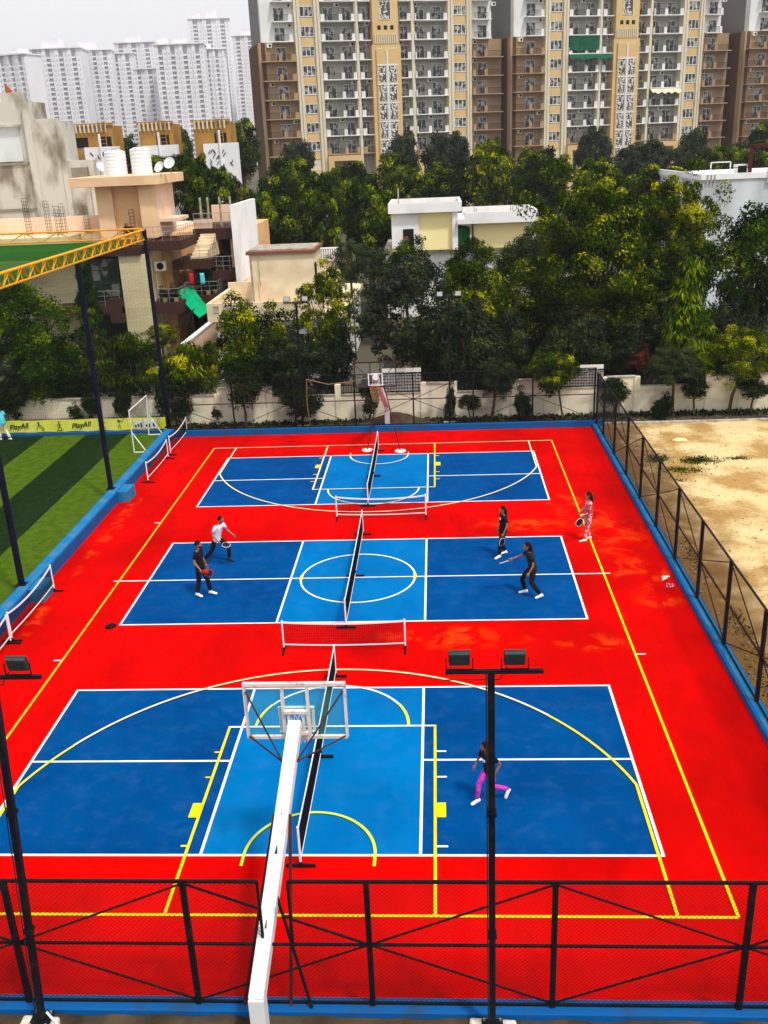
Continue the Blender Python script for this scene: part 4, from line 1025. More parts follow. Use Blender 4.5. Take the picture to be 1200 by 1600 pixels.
def tree(name, label, key, x, y, zc, sc_=(1,1,1), rz=0, leaf='a', bark='bark', z0=0, tr=.10, fork=False, group=None, limbs=9, lean=(0,0), cat='tree', base=None):
    """zc: height of the crown centre; trunk and limbs reach into the clumps"""
    me, C = CR[key]
    t = thing(name, label, cat, (x,y,z0), group)
    if (key, leaf) not in LMC:
        if me.name.startswith('crown_') and not me.materials: m2 = me
        else: m2 = me.copy(); m2.materials.clear()
        m2.materials.append(LM[leaf]); LMC[key, leaf] = m2
    m2 = LMC[key, leaf]
    o = bpy.data.objects.new('crown', m2); col.objects.link(o); o.parent = t; o.location = (lean[0],lean[1],zc-z0); o.scale = sc_; o.rotation_euler = (0,0,rz)
    rng = random.Random(int(x*131+y*17)); Rz = Matrix.Rotation(rz, 3, 'Z')
    mb = MB(); top = Vector((lean[0], lean[1], zc-z0)); H = zc-z0
    Rv = max(abs(c[2]) for c in C)*sc_[2]
    fz = max(.25*H, H-Rv*.9)
    bx, by = base if base else (0,0)
    fk = Vector((lean[0]*.5+bx*.4+rng.uniform(-.08,.08), lean[1]*.5, fz))
    mb.tube([(bx,by,-.1),(bx*.7+rng.uniform(-.05,.05),by*.7,fz*.5),fk], [tr*1.25,tr,tr*.85], 8)
    mb.tube([fk, fk.lerp(top,.6)+Vector((rng.uniform(-.1,.1),0,0)), top+Vector((0,0,Rv*.3))], [tr*.8,tr*.5,tr*.15], 7)
    cs = [Rz @ Vector((c[0]*sc_[0], c[1]*sc_[1], c[2]*sc_[2])) + top for c in C]
    for c in rng.sample(cs, min(limbs, len(cs))):
        a = fk.lerp(top, rng.uniform(0,.5)); mid_ = a.lerp(c,.5)+Vector((0,0,-.06*H*rng.random()))
        mb.tube([a, mid_, c], [tr*.42,tr*.28,tr*.08], 6)
    mb2 = mb.build('trunk', W[bark], t, org=(0,0,0)); mb2.location = (0,0,0)
    return t
# ------------------------------------------------------------------ trees placed at their own depth
KR = dict(broad1=(2.9,2.5), broad2=(2.9,2.6), airy=(2.9,3.4), mango=(2.1,1.6), cone=(1.15,2.5), topiary=(.8,.72), bush=(.8,.8), far1=(5.0,4.3), far2=(5.0,4.6), big=(4.7,4.6), fine=(2.5,2.4))
def tr(label, u0, u1, v0, v1, Y, key, leaf='a', name='tree', tr_=.1, rz=None, depth=1.0, bark='bark', limbs=9, group=None, cat='tree', foot=None, z0=0):
    """crown spans photo columns u0..u1 and rows v0..v1 at depth Y"""
    xa, _ = at(u0, (v0+v1)/2, Y); xb, _ = at(u1, (v0+v1)/2, Y); _, zt = at((u0+u1)/2, v0, Y); _, zb = at((u0+u1)/2, v1, Y)
    w = (xb-xa)/2; h = (zt-zb)/2; kr = KR[key]; s = w/kr[0]; sz = h/kr[1]
    x = (xa+xb)/2; rz = rz if rz is not None else (u0*.7+v0*.3) % 6.28
    base = None
    if foot is not None: base = (at(foot, 650, Y)[0]-x, 0)
    return tree(name, label, key, x, Y, (zt+zb)/2, (s, s*depth, sz), rz, leaf, bark, z0, tr_, limbs=limbs, group=group, cat=cat, base=base)
# shrubs against the boundary wall
tr('dark rounded tree before the wall between the left far net and the floodlight', 348, 408, 558, 642, 30.7, 'topiary', 't', tr_=.06)
tr('low wide dark dome bush before the wall beside the far left floodlight', 436, 506, 606, 656, 30.4, 'topiary', 't', tr_=.05, name='bush', cat='bush')
tr('tall narrow dark shrub immediately left of the far hoop', 561, 592, 584, 658, 30.5, 'topiary', 't', tr_=.05, name='shrub', cat='shrub')
tr('dark climber wrapped round the far right floodlight pole', 690, 716, 596, 660, 30.6, 'bush', 'd', tr_=.04, name='climber', cat='climber')
tr('dark mushroom shaped shrub with thin pale stems, right of the far right floodlight', 712, 754, 615, 643, 30.3, 'topiary', 't', tr_=.035, name='shrub', cat='shrub')
tr('green bushy tree before the wall midway between the far right floodlight and the fence corner', 748, 812, 556, 625, 30.8, 'fine', 'd', tr_=.07, foot=768)
tr('dark bush on the soil left of the drooping leaved sapling', 797, 836, 606, 660, 30.3, 'bush', 't', tr_=.03, name='bush', cat='bush')
tr('sapling with long drooping pale green leaves before the wall left of the fence corner', 826, 908, 545, 615, 30.5, 'mango', 'y', tr_=.045, foot=880)
tr('round clipped dark shrub immediately right of the fence corner', 934, 986, 590, 634, 30.9, 'topiary', 't', tr_=.045, name='shrub', cat='shrub')
tr('dark irregular bush on the ground before the wall, left of a thin tree trunk', 1014, 1058, 612, 655, 30.3, 'bush', 't', tr_=.04, name='bush', cat='bush')
tr('clipped round dark shrub on a crooked stem before the wall, behind the sandy lot', 1064, 1108, 590, 626, 30.6, 'topiary', 't', tr_=.05, name='shrub', cat='shrub')
tr('clipped dark shrub at the right edge before the wall', 1150, 1206, 592, 624, 30.6, 'topiary', 't', tr_=.05, name='shrub', cat='shrub')
tr('small bright yellow green tree with forked trunks before the wall at the right edge', 1108, 1212, 508, 604, 30.9, 'fine', 'y', tr_=.075, foot=1138)
tr('young tree with a thin straight trunk before the wall, right of the iron railing', 1010, 1100, 540, 600, 31.0, 'fine', 'd', tr_=.07, foot=1050)
tr('dark bush behind the banner at the left edge', -12, 52, 598, 655, 31.0, 'bush', 't', tr_=.05, name='bush', cat='bush')
tr('small dark pointed shrub behind the middle of the yellow banner', 104, 128, 630, 660, 30.9, 'bush', 't', tr_=.03, name='shrub', cat='shrub')
tr('dark shrub behind the banner between the two netting poles', 122, 158, 612, 655, 30.9, 'bush', 't', tr_=.04, name='shrub', cat='shrub')
tr('tall dark bush behind the right end of the banner and the goal', 172, 212, 590, 655, 30.9, 'bush', 't', tr_=.05, name='bush', cat='bush')
tr('dense dark tree behind the farthest netting pole in the left corner', 238, 302, 570, 668, 31.0, 'topiary', 't', tr_=.07)
tr('tiny leafy plant between stems before the wall left of the dark rounded tree', 328, 350, 636, 656, 30.2, 'bush', 'd', tr_=.02, name='plant', cat='plant')
tr('small reddish leaved shrub in the shade behind the iron railing', 975, 1022, 538, 580, 33.0, 'bush', 'r', tr_=.03, name='shrub', cat='shrub', z0=.6)
# trees behind the wall, left side
tr('broad green tree at the left edge behind the netting, uppermost of the left group', -50, 92, 425, 560, 36, 'broad2', 'a', tr_=.13)
tr('leafy green tree below the yellow truss whose thin trunk stands before the wall', 18, 146, 498, 632, 32.5, 'broad1', 'a', tr_=.09, foot=68)
tr('dark tree at the left edge above the banner, partly outside the photo', -70, 60, 540, 640, 34, 'fine', 'd', tr_=.1)
tr('narrow pointed tree with drooping leaves behind the middle netting pole', 112, 162, 408, 545, 40, 'cone', 'a', tr_=.09)
tr('bright yellow green tree between the two netting poles, below the cream corner pier', 142, 262, 512, 625, 32.3, 'mango', 'y', tr_=.08, depth=1)
tr('flat topped tree with large drooping leaves right of the farthest netting pole', 246, 350, 530, 622, 32.0, 'mango', 'y', tr_=.08, foot=306)
tr('yellow green tree tip before the cream pier of the left house', 225, 275, 505, 545, 35.5, 'fine', 'y', tr_=.06)
# centre
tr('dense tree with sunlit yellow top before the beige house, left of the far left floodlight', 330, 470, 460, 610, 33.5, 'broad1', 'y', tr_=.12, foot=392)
tr('dark leaved lower tree below the beige house roof, behind the far left floodlight', 395, 500, 520, 615, 32.2, 'fine', 'd', tr_=.08, foot=480)
tr('loose yellow green tree rising before the beige roof room', 458, 566, 402, 590, 35.5, 'airy', 'y', tr_=.10, foot=520)
tr('small dense dark tree between the beige roof room and the tall centre tree', 515, 580, 372, 450, 47, 'fine', 'd', tr_=.09)
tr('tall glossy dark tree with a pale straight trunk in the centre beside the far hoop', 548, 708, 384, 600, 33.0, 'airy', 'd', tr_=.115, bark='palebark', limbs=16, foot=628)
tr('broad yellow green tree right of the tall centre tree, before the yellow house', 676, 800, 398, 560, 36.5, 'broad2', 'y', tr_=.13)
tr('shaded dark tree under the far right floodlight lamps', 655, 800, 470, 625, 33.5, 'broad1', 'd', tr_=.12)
tr('yellow green tree right of the yellow house front, beside the biggest tree', 752, 868, 400, 530, 38, 'broad1', 'y', tr_=.12)
tr('small leaved pale speckled tree beside the right end of the white house', 795, 880, 345, 450, 45, 'fine', 'd', tr_=.10)
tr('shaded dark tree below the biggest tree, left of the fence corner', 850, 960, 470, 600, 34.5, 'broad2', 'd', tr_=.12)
tr('yellow green tree top rising before the stair room of the white house', 580, 690, 372, 480, 50, 'broad1', 'y', tr_=.12)
tr('dense yellow tree top hiding the foot of the yellow rooms', 685, 795, 370, 470, 52, 'broad1', 'y', tr_=.12)
tr('green tree top below the right flat slab of the white house', 775, 870, 366, 480, 50, 'broad2', 'a', tr_=.12)
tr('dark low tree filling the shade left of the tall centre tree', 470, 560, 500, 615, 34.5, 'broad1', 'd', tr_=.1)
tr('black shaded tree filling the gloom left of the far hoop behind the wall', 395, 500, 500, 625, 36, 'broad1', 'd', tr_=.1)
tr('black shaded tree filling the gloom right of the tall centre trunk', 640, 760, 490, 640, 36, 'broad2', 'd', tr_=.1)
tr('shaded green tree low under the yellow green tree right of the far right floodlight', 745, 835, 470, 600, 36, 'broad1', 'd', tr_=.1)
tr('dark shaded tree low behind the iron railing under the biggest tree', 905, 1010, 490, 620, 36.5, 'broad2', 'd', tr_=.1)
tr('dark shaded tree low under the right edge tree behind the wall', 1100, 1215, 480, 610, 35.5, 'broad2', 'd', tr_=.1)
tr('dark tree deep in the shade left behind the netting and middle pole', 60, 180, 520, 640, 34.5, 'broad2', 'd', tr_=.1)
# right
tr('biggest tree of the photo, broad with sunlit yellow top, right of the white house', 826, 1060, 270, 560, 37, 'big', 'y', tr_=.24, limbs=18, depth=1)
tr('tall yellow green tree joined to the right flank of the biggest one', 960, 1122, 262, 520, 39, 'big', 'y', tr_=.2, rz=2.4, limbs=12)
tr('weeping pointed tree with long drooping leaves right of the fence corner', 1020, 1128, 410, 600, 33.0, 'cone', 'a', tr_=.12)
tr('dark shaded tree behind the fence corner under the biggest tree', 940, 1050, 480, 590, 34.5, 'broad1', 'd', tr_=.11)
tr('large green tree at the right edge before the white building', 1100, 1250, 305, 520, 37, 'broad2', 'a', tr_=.16)
tr('smaller tree filling the gap between the weeping tree and the right edge tree', 1085, 1175, 470, 590, 34.5, 'broad1', 'd', tr_=.1)
# the wood behind the houses: individual crowns
WD = [(272,332,232,330,62,'f','dense dark conifer like tree immediately right of the satellite dishes'),
 (300,392,262,352,70,'f','green tree behind the posts of the brown annex roof'),
 (372,468,282,400,66,'f','broad tree left of the beige roof room in the front row of the wood'),
 (450,545,270,400,70,'f','broad tree above the beige roof room in the front row of the wood'),
 (530,625,270,400,72,'f','broad tree immediately left of the white house in the front row of the wood'),
 (405,500,244,330,92,'f','tree in the second row of the wood below the left end of the left tower'),
 (492,590,246,335,92,'f','tree in the second row of the wood below the arcade of the left tower'),
 (580,672,240,330,90,'y','tree in the second row of the wood below the lattice strip of the left tower'),
 (655,742,246,320,86,'f','tree behind the flat roofs of the white and yellow house, left one'),
 (722,815,225,320,84,'y','yellow green tree behind the flat roofs of the white and yellow house, right one'),
 (800,895,235,330,80,'f','tree behind the left flank of the biggest tree'),
 (880,990,248,330,76,'y','bright spreading tree top just above the biggest tree, left half'),
 (980,1092,248,330,76,'y','bright spreading tree top just above the biggest tree, right half'),
 (1075,1150,232,310,95,'f','tree behind the left corner of the right edge white building'),
 (1150,1225,225,300,92,'f','tree behind the red steel frame at the right edge'),
 (340,412,186,262,120,'f','rounded tree right of the rightmost ochre roof block'),
 (168,216,204,262,125,'f','green tree between the left and middle ochre roof blocks'),
 (268,306,200,262,125,'f','green tree between the middle and rightmost ochre roof blocks'),
 (436,492,212,290,118,'d','dark tree standing before the left end of the left tower'),
 (600,660,206,290,122,'d','dark tree standing before the foot of the lattice strip of the left tower'),
 (662,742,198,290,122,'d','dark tree standing before the right half of the left tower'),
 (738,792,215,290,118,'f','tree in the gap between the left and right centre towers'),
 (800,878,222,300,112,'f','tree standing before the left end of the right centre tower'),
 (896,960,198,275,125,'d','dark tree standing before the left part of the right centre tower, tallest there'),
 (955,1052,212,285,120,'d','dark tree standing before the lattice strip of the right centre tower'),
 (1050,1112,200,275,125,'d','dark tree standing before the right end of the right centre tower'),
 (1108,1178,218,285,118,'f','tree in the gap before the tower at the right edge'),
 (1160,1225,190,265,125,'f','yellowish tree standing before the tower at the right edge')]
for i, (a, b, c, d_, Y, lf, lab) in enumerate(WD):
    tr(lab, a, b, c, d_+25, Y, 'far1' if i % 2 else 'far2', lf, tr_=.3, limbs=5, group='trees of the wood behind the houses')
tr('pale hazy treetops mass right of the white tanks', 210, 300, 238, 300, 100, 'far2', 'f', tr_=.3, limbs=4, group='trees of the wood behind the houses')
# ground cover
def scatter(name, label, n, xr, yr, z, size, m, seed, leafy=False, patches=None, h=.1):
    g = np.random.default_rng(seed)
    if patches:
        P = []
        for (cx, cy, rx, ry, k) in patches: q = g.normal(size=(k,2))*[rx/2,ry/2]+[cx,cy]; P.append(q)
        P = np.concatenate(P)
    else: P = np.stack([g.uniform(*xr,n), g.uniform(*yr,n)], 1)
    n = len(P); P = np.concatenate([P, z+g.random((n,1))*h], 1)
    T = unit(g.normal(size=(n,3))+[0,0,.8]); Nn = unit(np.cross(T, g.normal(size=(n,3)))); s = size*(.5+g.random(n))
    me = leaf_mesh(name, P, Nn, T, s, s*.5, g.random(n)*.7); me.materials.append(m)
    o = bpy.data.objects.new(name, me); col.objects.link(o); return tag(o, label, 'ground cover', kind='stuff')
scatter('weeds', 'green weeds growing in patches on the sandy lot beside the fence', 0, None, None, 0, .07, LM['a'], 3,
        patches=[(18.4,24.0,.5,.6,900),(20.0,23.7,.8,.5,1300),(19.0,22.4,.9,.45,800),(21.6,23.8,.5,.2,200),(24.4,14.4,1.0,.35,600),(24.9,13.0,1.0,.3,500),(17.5,9.0,.3,2.0,300),(17.4,14,.25,2,240),(17.2,6,.25,2,200),(18.6,21.2,.3,.2,60)], h=.05)
scatter('fallen_leaves', 'dry brown leaves scattered over the sandy lot and along its fence', 2600, (16.9,30), (-2,29), .03, .045, W['tankrope'], 5, h=.03)
scatter('fallen_leaves', 'dry leaves and litter on the dark soil before the boundary wall', 1500, (-3.5,30), (29.5,31.2), .0, .07, W['greyp'], 6, h=.04)
scatter('undergrowth', 'dark weeds and seedlings on the soil before the boundary wall', 2600, (-3.5,30), (30.4,31.2), .0, .2, LM['d'], 7, h=.12)
mb = MB(); g = random.Random(9)
for k in range(420):
    x = g.uniform(1,16.5); y = g.uniform(-5.2,-3.95); s = g.uniform(.01,.045); mb.ball((x,y,s*.3), (s,s*g.uniform(.6,1.2),s*.7), 6, 4)
tag(mb.build('rubble', W['conc']), 'small pale rubble scattered over the dark soil along the near kerb', 'ground cover', kind='stuff')
mb = MB()
for k in range(500):
    x = 16.95+g.random()**2*9; y = g.uniform(-2,29); s = g.uniform(.01,.05); mb.ball((x,y,s*.3+.01), (s,s*g.uniform(.6,1.2),s*.6), 6, 4)
tag(mb.build('gravel', W['greyp']), 'small dark stones scattered over the sandy lot', 'ground cover', kind='stuff')
# soil mound behind the far hoop
mb = MB(); n = 24; rng = np.random.default_rng(2)
for i in range(n+1):
    for j in range(9):
        x = 4.9+4.4*i/n; y = 29.8+1.4*j/8; h_ = .55*math.exp(-((x-7.2)/1.2)**2)*math.sin(PI*j/8)**.7+.04*rng.random(); mb.v.append((x,y,h_-.01))
for i in range(n):
    for j in range(8): q = i*9+j; mb.f.append((q,q+9,q+10,q+1)); mb.m.append(0)
struct('soil_mound', mb, W['soil'], smooth=True)
# ------------------------------------------------------------------ boundary wall
t = thing('boundary_wall', 'long cream plastered boundary wall with stepped low panels behind the far fence', 'wall', (6,31.4,0))
segs = [(-32,-14.5,1.45),(-14.5,-1.6,1.42),(-1.6,1.0,1.75),(1.0,8.6,1.28),(8.6,10.1,1.72),(10.1,13.0,1.28),(13.0,14.6,1.75),(14.6,17.4,1.30),(17.4,18.9,1.78),(18.9,22.3,1.32),(22.3,45,1.72)]
for i, (a, b, h) in enumerate(segs): MB().box(a+.002*(i%2), b, 31.3, 31.5, -.05, h).build('wall_panel', W['wallw'], t)
for x in (-14.5,-10.2,-6,-1.6,1.0,4.4,8.6,10.1,13.0,14.6,17.4,18.9,22.3,23.9,27.5,31): MB().box(x-.14, x+.14, 31.24, 31.52, -.05, 1.80 if x > 0 else 1.5).build('pillar', W['wallw'], t)
for (a, b, h) in segs: MB().box(a+.05, b-.05, 31.26, 31.54, h, h+.05).build('coping', W['conc'], t)
def grille(label, a, b, z0, z1, y=31.4, white=False):
    t = thing('wall_grille', label, 'grille', ((a+b)/2,y,z0))
    m = MB(); mt = W['black']; rng = random.Random(int(a*7))
    m.bar((a,y,z0+.03),(b,y,z0+.03),.04); m.bar((a,y,z1),(b,y,z1),.04)
    n = int((b-a)/.13)
    for i in range(n+1): m.bar((a+(b-a)*i/n,y,z0),(a+(b-a)*i/n,y,z1+.05),.022)
    m.build('bars', mt, t)
    if white:
        m = MB(); m.box(a,b,y+.06,y+.09,z0,z1+.25); m.build('pale_panel', W['offwhite'], t)
        m = MB()
        for k in range(7):
            zz_ = z0+.05+(z1-z0)*k/6; 
            x = a
            while x < b-.1: w_ = rng.uniform(.25,.6); m.bar((x,y-.02,zz_),(min(x+w_,b),y-.02,zz_),.03); x += w_+.05
        m.build('cross_bars', mt, t)
grille('black iron railing on the low wall section right of the fence corner', 18.95, 22.25, 1.37, 2.2)
grille('black geometric grille with pale panel on the wall just left of the fence corner', 14.65, 17.3, 1.35, 2.15, white=True)
grille('black geometric grille with pale panel on the wall behind the far hoop', 6.6, 8.5, 1.33, 2.25, white=True)
grille('plain black railing on the wall right of the far hoop and its tree', 10.2, 12.9, 1.33, 2.0)
grille('plain black railing on the wall left of the far hoop', 1.1, 6.4, 1.33, 1.75)

# ------------------------------------------------------------------ houses
def house(label, loc, cat='house'): return thing('house', label, cat, loc)
def railing(t, pts, h=.9, m='steel', step=.35, r=.015, name='railing'):
    mb = MB()
    for a, b in zip(pts[:-1], pts[1:]):
        a = Vector(a); b = Vector(b); up = Vector((0,0,h)); n = max(2, int((b-a).length/step))
        mb.tube([a+up, b+up], r*1.4, 6)
        for f in (.35,.68): mb.tube([a+up*f, b+up*f], r*.8, 5)
        for i in range(n+1): p = a.lerp(b, i/n); mb.tube([p, p+up], r, 5)
    return mb.build(name, W[m], t)
def rebars(t, x, y, z, h=1.5, lean=0, w=.13):
    mb = MB()
    for (dx, dy) in ((-w,-w),(w,-w),(w,w),(-w,w)): mb.tube([(x+dx,y+dy,z),(x+dx+lean,y+dy,z+h*(.85+.15*random.random()))], .014, 5)
    for k in range(int(h/.2)): 
        zz_ = z+.1+k*.2; f = (zz_-z)/h*lean; mb.tube([(x-w+f,y-w,zz_),(x+w+f,y-w,zz_),(x+w+f,y+w,zz_),(x-w+f,y+w,zz_),(x-w+f,y-w,zz_)], .009, 4)
    mb.build('rebar_bundle', W['rebar'], t)
def B(t, name, m, *b, bev=0):
    o = None
    for q in b:
        k = MB().box(*q).build(name, W[m], t, bevel=bev); o = o or k
    return o
# peach and cream house
h = house('cream and peach house behind the left trees, with brown balconies and a roof room', (-12,50,0))
B(h,'wall','creamw',(-34,-8.6,46.6,60,0,7.3))
B(h,'corner_pier','creamw',(-10.05,-8.35,44.9,46.598,0,7.0))
B(h,'side_wall','yellowp',(-8.60,-8.30,46.6,52,0,7.0))
B(h,'roof_slab','creamw',(-34,-12.9,44.6,47,7.45,8.25),(-34,-15.3,44.0,47.2,6.5,6.9))
B(h,'roof_deck','beige',(-34,-8.3,47,60,7.3,7.9))
B(h,'dark_soffit','brownf',(-12.9,-8.62,44.7,46.59,7.0,7.45))
f = B(h,'window','dkint',(-13.4,-10.6,46.54,46.6,4.0,6.9)); 
g = B(h,'window','curt',(-12.4,-10.7,46.48,46.53,4.4,6.7))
m = MB()
for x in (-12.4,-11.85,-11.3,-10.7): m.box(x-.03,x+.03,46.44,46.478,4.4,6.7)
for z in (4.4,5.2,6.0,6.7): m.box(-12.4,-10.7,46.45,46.474,z-.025,z+.025)
m.build('window_bars', W['greenpole'], g)
B(h,'balcony','brownf',(-15.8,-10.1,44.5,46.6,3.55,4.0),(-10.9,-10.1,44.45,44.9,3.0,4.5))
railing(h, [(-15.8,44.55,4.0),(-10.2,44.55,4.0)], .95, step=.9)
B(h,'lower_opening','dkint',(-12.6,-10.1,46.5,46.6,.4,3.2))
B(h,'parapet','peachl',(-34,-12.0,50.5,50.75,7.9,9.1),(-12.0,-11.75,47.5,50.5,7.9,8.75))
# roof room
B(h,'roof_room','peach',(-11.15,-7.95,46.4,51.2,7.9,11.0))
B(h,'room_panel','peachd',(-10.2,-8.75,46.33,46.397,7.9,10.6))
B(h,'room_column','peach',(-8.6,-7.75,45.85,46.398,7.9,11.0),(-11.35,-10.35,46.15,46.397,7.9,11.0))
B(h,'room_roof','peach',(-12.6,-7.2,45.3,51.8,11.0,11.55), bev=.02)
B(h,'room_side_sunlit','peachl',(-7.948,-7.80,46.6,51.0,7.9,10.99))  # right side in paler plaster, sunlight put into its colour
B(h,'awning','peachl',(-7.8,-6.7,47.0,50.0,8.75,8.95))
# stepped balconies on the right side
def balc(x0, x1, y0, y1, z, hh=.55, rail=.85, m='brownf', back=True):
    B(h,'balcony',m,(x0,x1,y0,y1,z-hh,z))
    railing(h, [(x0,y0+.05,z),(x1-.05,y0+.05,z),(x1-.05,y1,z)], rail, step=.5)
balc(-8.3,-6.1,45.0,49.0,7.75)
balc(-7.3,-4.9,47.0,51.5,6.35)
balc(-8.5,-6.55,45.0,48.0,4.05,.65)
balc(-6.7,-4.55,47.0,52.0,4.15,.75)
B(h,'inner_wall','peachd',(-8.3,-3.5,52,62,0,7.7),(-8.29,-7.7,48.2,51.99,0,7.2),(-5.35,-4.9,51.0,51.98,0,6.3))
B(h,'opening','dkint',(-7.2,-5.6,51.93,51.99,4.2,6.0),(-4.8,-3.6,51.93,51.99,4.2,7.0),(-7.6,-3.6,51.9,51.97,0,3.4),(-4.8,-3.55,50.5,51.9,3.2,7.3))
m = MB()
for k in range(9): m.box(-6.2+k*.04,-5.2+k*.04,47.4+k*.28,47.68+k*.28,6.4,6.55+k*.17)
m.build('steps', W['beige'], h)
for (x,y,z,hh) in ((-6.9,45.4,4.05,.5),(-7.6,45.4,4.05,.4),(-5.3,47.4,4.15,.6),(-5.0,48,4.15,.5),(-9.3,45.4,8.0,.3)):
    me, C = CR['bush']; o = bpy.data.objects.new('potted_plant', me); 
    pt = thing('potted_plant', 'x', 'plant', (x,y,z)); col.objects.link(o); o.name = 'foliage'; o.parent = pt; o.location = (0,0,.35+hh*.3); o.scale = (.6,.6,.6*hh/.4)
    MB().lathe((x,y,z), [(0,0),(.13,0),(.17,.25),(.15,.25),(0,.22)], 12).build('pot', W['peachd'], pt)
    pt['label'] = {-6.9:'potted plant on the lower brown balcony, right one beside the cream corner pier', -7.6:'potted plant on the lower brown balcony, left one beside the cream corner pier', -5.3:'potted plant at the front corner of the brown balcony above the green cloth', -5.0:'potted plant farther back on the brown balcony above the green cloth', -9.3:'small dark potted plant before the peach roof room'}[x]
for (u,v,Y,hh) in ((46,385,48.5,2.7),(77,380,48.5,2.5),(100,375,48.5,2.2),(133,350,50,1.9)): x, z = at(u, v-22, Y); rebars(h, x, Y, 7.9 if Y == 48.5 else 8.0, hh)
rebars(h, -9.2, 45.9, 7.5, 2.2); rebars(h, *at(98,395,46)[:1], 46, 8.25, 1.8)
# annex with tall white side wall
h2 = house('narrow brown and peach annex with a tall white side wall, right of the peach house', (-4.5,54,0))
B(h2,'terrace','brownf',(-6.4,-3.45,49.5,56,7.35,8.05)); railing(h2, [(-6.3,49.6,8.05),(-3.5,49.6,8.05)], .95, step=.45)
B(h2,'side_wall','bwhite',(-3.45,-3.15,47.6,55,4.8,9.55)); B(h2,'side_wall_base','beige',(-3.44,-3.16,47.6,58,0,4.79))
B(h2,'back_parapet','peachl',(-6.4,-3.46,55.6,55.8,8.05,9.2),(-6.4,-5.2,49.9,50.1,8.05,8.6))
B(h2,'pilaster','peachd',(-4.1,-3.46,49.9,50.4,4.5,7.34))
B(h2,'lower_terrace','brownf',(-5.2,-3.46,48.2,50.2,4.9,5.5)); railing(h2, [(-5.2,48.25,5.5),(-3.5,48.25,5.5)], .9, step=.4)
for x in (-6.2,-5.7,-4.9,-4.2): MB().bar((x,51.5,8.05),(x,51.5,9.9),.12).build('roof_post', W['conc'], h2)
rebars(h2, -4.4, 55.7, 9.2, 1.3, .1); rebars(h2, -3.6, 54.8, 9.2, 1.0)
# white tanks and dishes
def tank(label, u, v, Y, z, r=.62, hh=1.35, m='wplast'):
    x, _ = at(u, v, Y); t = thing('water_tank', label, 'water tank', (x,Y,z))
    prof = [(0,0),(r,0)]
    for k in range(14): zz_ = .05+k*(hh-.2)/13; prof += [(r+(.008 if k % 2 else -.008), zz_)]
    prof += [(r-.03,hh-.12),(r*.6,hh-.02),(r*.3,hh),(0,hh)]
    MB().lathe((x,Y,z), prof, 24).build('body', W[m], t)
    MB().lathe((x,Y,z+hh-.02), [(0,0),(.22,0),(.22,.06),(0,.07)], 16).build('lid', W['conc'] if m == 'wplast' else W[m], t)
tank('ribbed white water tank on the peach roof room, left of the two', 182, 258, 47.5, 11.55, .62, 1.5)
tank('ribbed white water tank on the peach roof room, right of the two beside the dishes', 221, 256, 47.5, 11.55, .62, 1.6)
def dish(label, u, v, Y, r, z0, az=-.5):
    x, z = at(u, v, Y); t = thing('satellite_dish', label, 'satellite dish', (x,Y,z0))
    M = Matrix.Rotation(az, 4, 'Z') @ Matrix.Rotation(math.radians(62), 4, 'X')
    mb = MB(); n0 = len(mb.v); mb.lathe((0,0,0), [(0,.0),(r*.5,.03),(r*.85,.10),(r,.16)], 20); mb.lathe((0,0,-.012), [(0,.0),(r*.5,.03),(r*.85,.10),(r,.16)], 20)
    mb.v = [tuple(M @ Vector(p)+Vector((x,Y,z))) for p in mb.v]; mb.build('reflector', W['wmetal'], t, smooth=True)
    MB().tube([(x,Y,z0),(x,Y+.05,z-.02)], .025, 6).build('mast', W['conc'], t)
    MB().tube([(x,Y-.02,z-r*.8),tuple(M@Vector((0,0,.5*r*1.6))+Vector((x,Y,z)))], .012, 5).build('feed_arm', W['black'], t)
dish('white satellite dish right of the tanks, nearer and lower of the pair', 251, 262, 46.3, .34, 11.55)
dish('white satellite dish at the right end of the peach roof, higher of the pair', 266, 256, 47.0, .36, 11.55, -.2)
dish('white satellite dish left of the tanks, seen edge on', 156, 262, 47.5, .34, 11.55, 1.0)
# green shade cloth
t = thing('shade_cloth', 'bright green shade cloth sagging from the brown balcony to the side wall', 'shade cloth', (-6,47,3))
P4 = [Vector((-7.3,46.9,4.5)), Vector((-6.3,47.3,4.75)), Vector((-4.9,45.9,3.35)), Vector((-5.55,45.3,3.0))]
mb = MB(); n = 10
for i in range(n+1):
    for j in range(n+1):
        a, b = i/n, j/n; p = P4[0].lerp(P4[1], a).lerp(P4[3].lerp(P4[2], a), b); p.z -= .16*math.sin(PI*b)*(.6+.4*math.sin(PI*a))-.02*math.cos(a*12); mb.v.append(tuple(p))
for i in range(n):
    for j in range(n): q = i*(n+1)+j; mb.f.append((q,q+n+1,q+n+2,q+1)); mb.m.append(0)
o = mb.build('cloth', W['gcloth'], t, smooth=True)
MB().tube([P4[2], P4[3]], .025, 6).build('edge_pole', W['black'], t)
# garden side wall running back
a = gnd(286,537,2.6); b = gnd(342,492,2.6)
t = thing('garden_wall', 'peach plastered garden wall running back between the left houses below the green cloth', 'wall', ((a[0]+b[0])/2,(a[1]+b[1])/2,0))
mb = MB(); mb.bar((a[0],a[1],1.25),(b[0],b[1],1.25),.2,2.5); mb.build('wall_panel', W['peachl'], t)
mb = MB(); mb.bar((a[0],a[1],2.56),(b[0],b[1],2.56),.3,.1); mb.build('coping', W['bwhite'], t)
railing(t, [(a[0]-.9,a[1],2.2),(b[0]-.9,b[1]+.5,2.9)], .8, m='black', step=.6, r=.02)
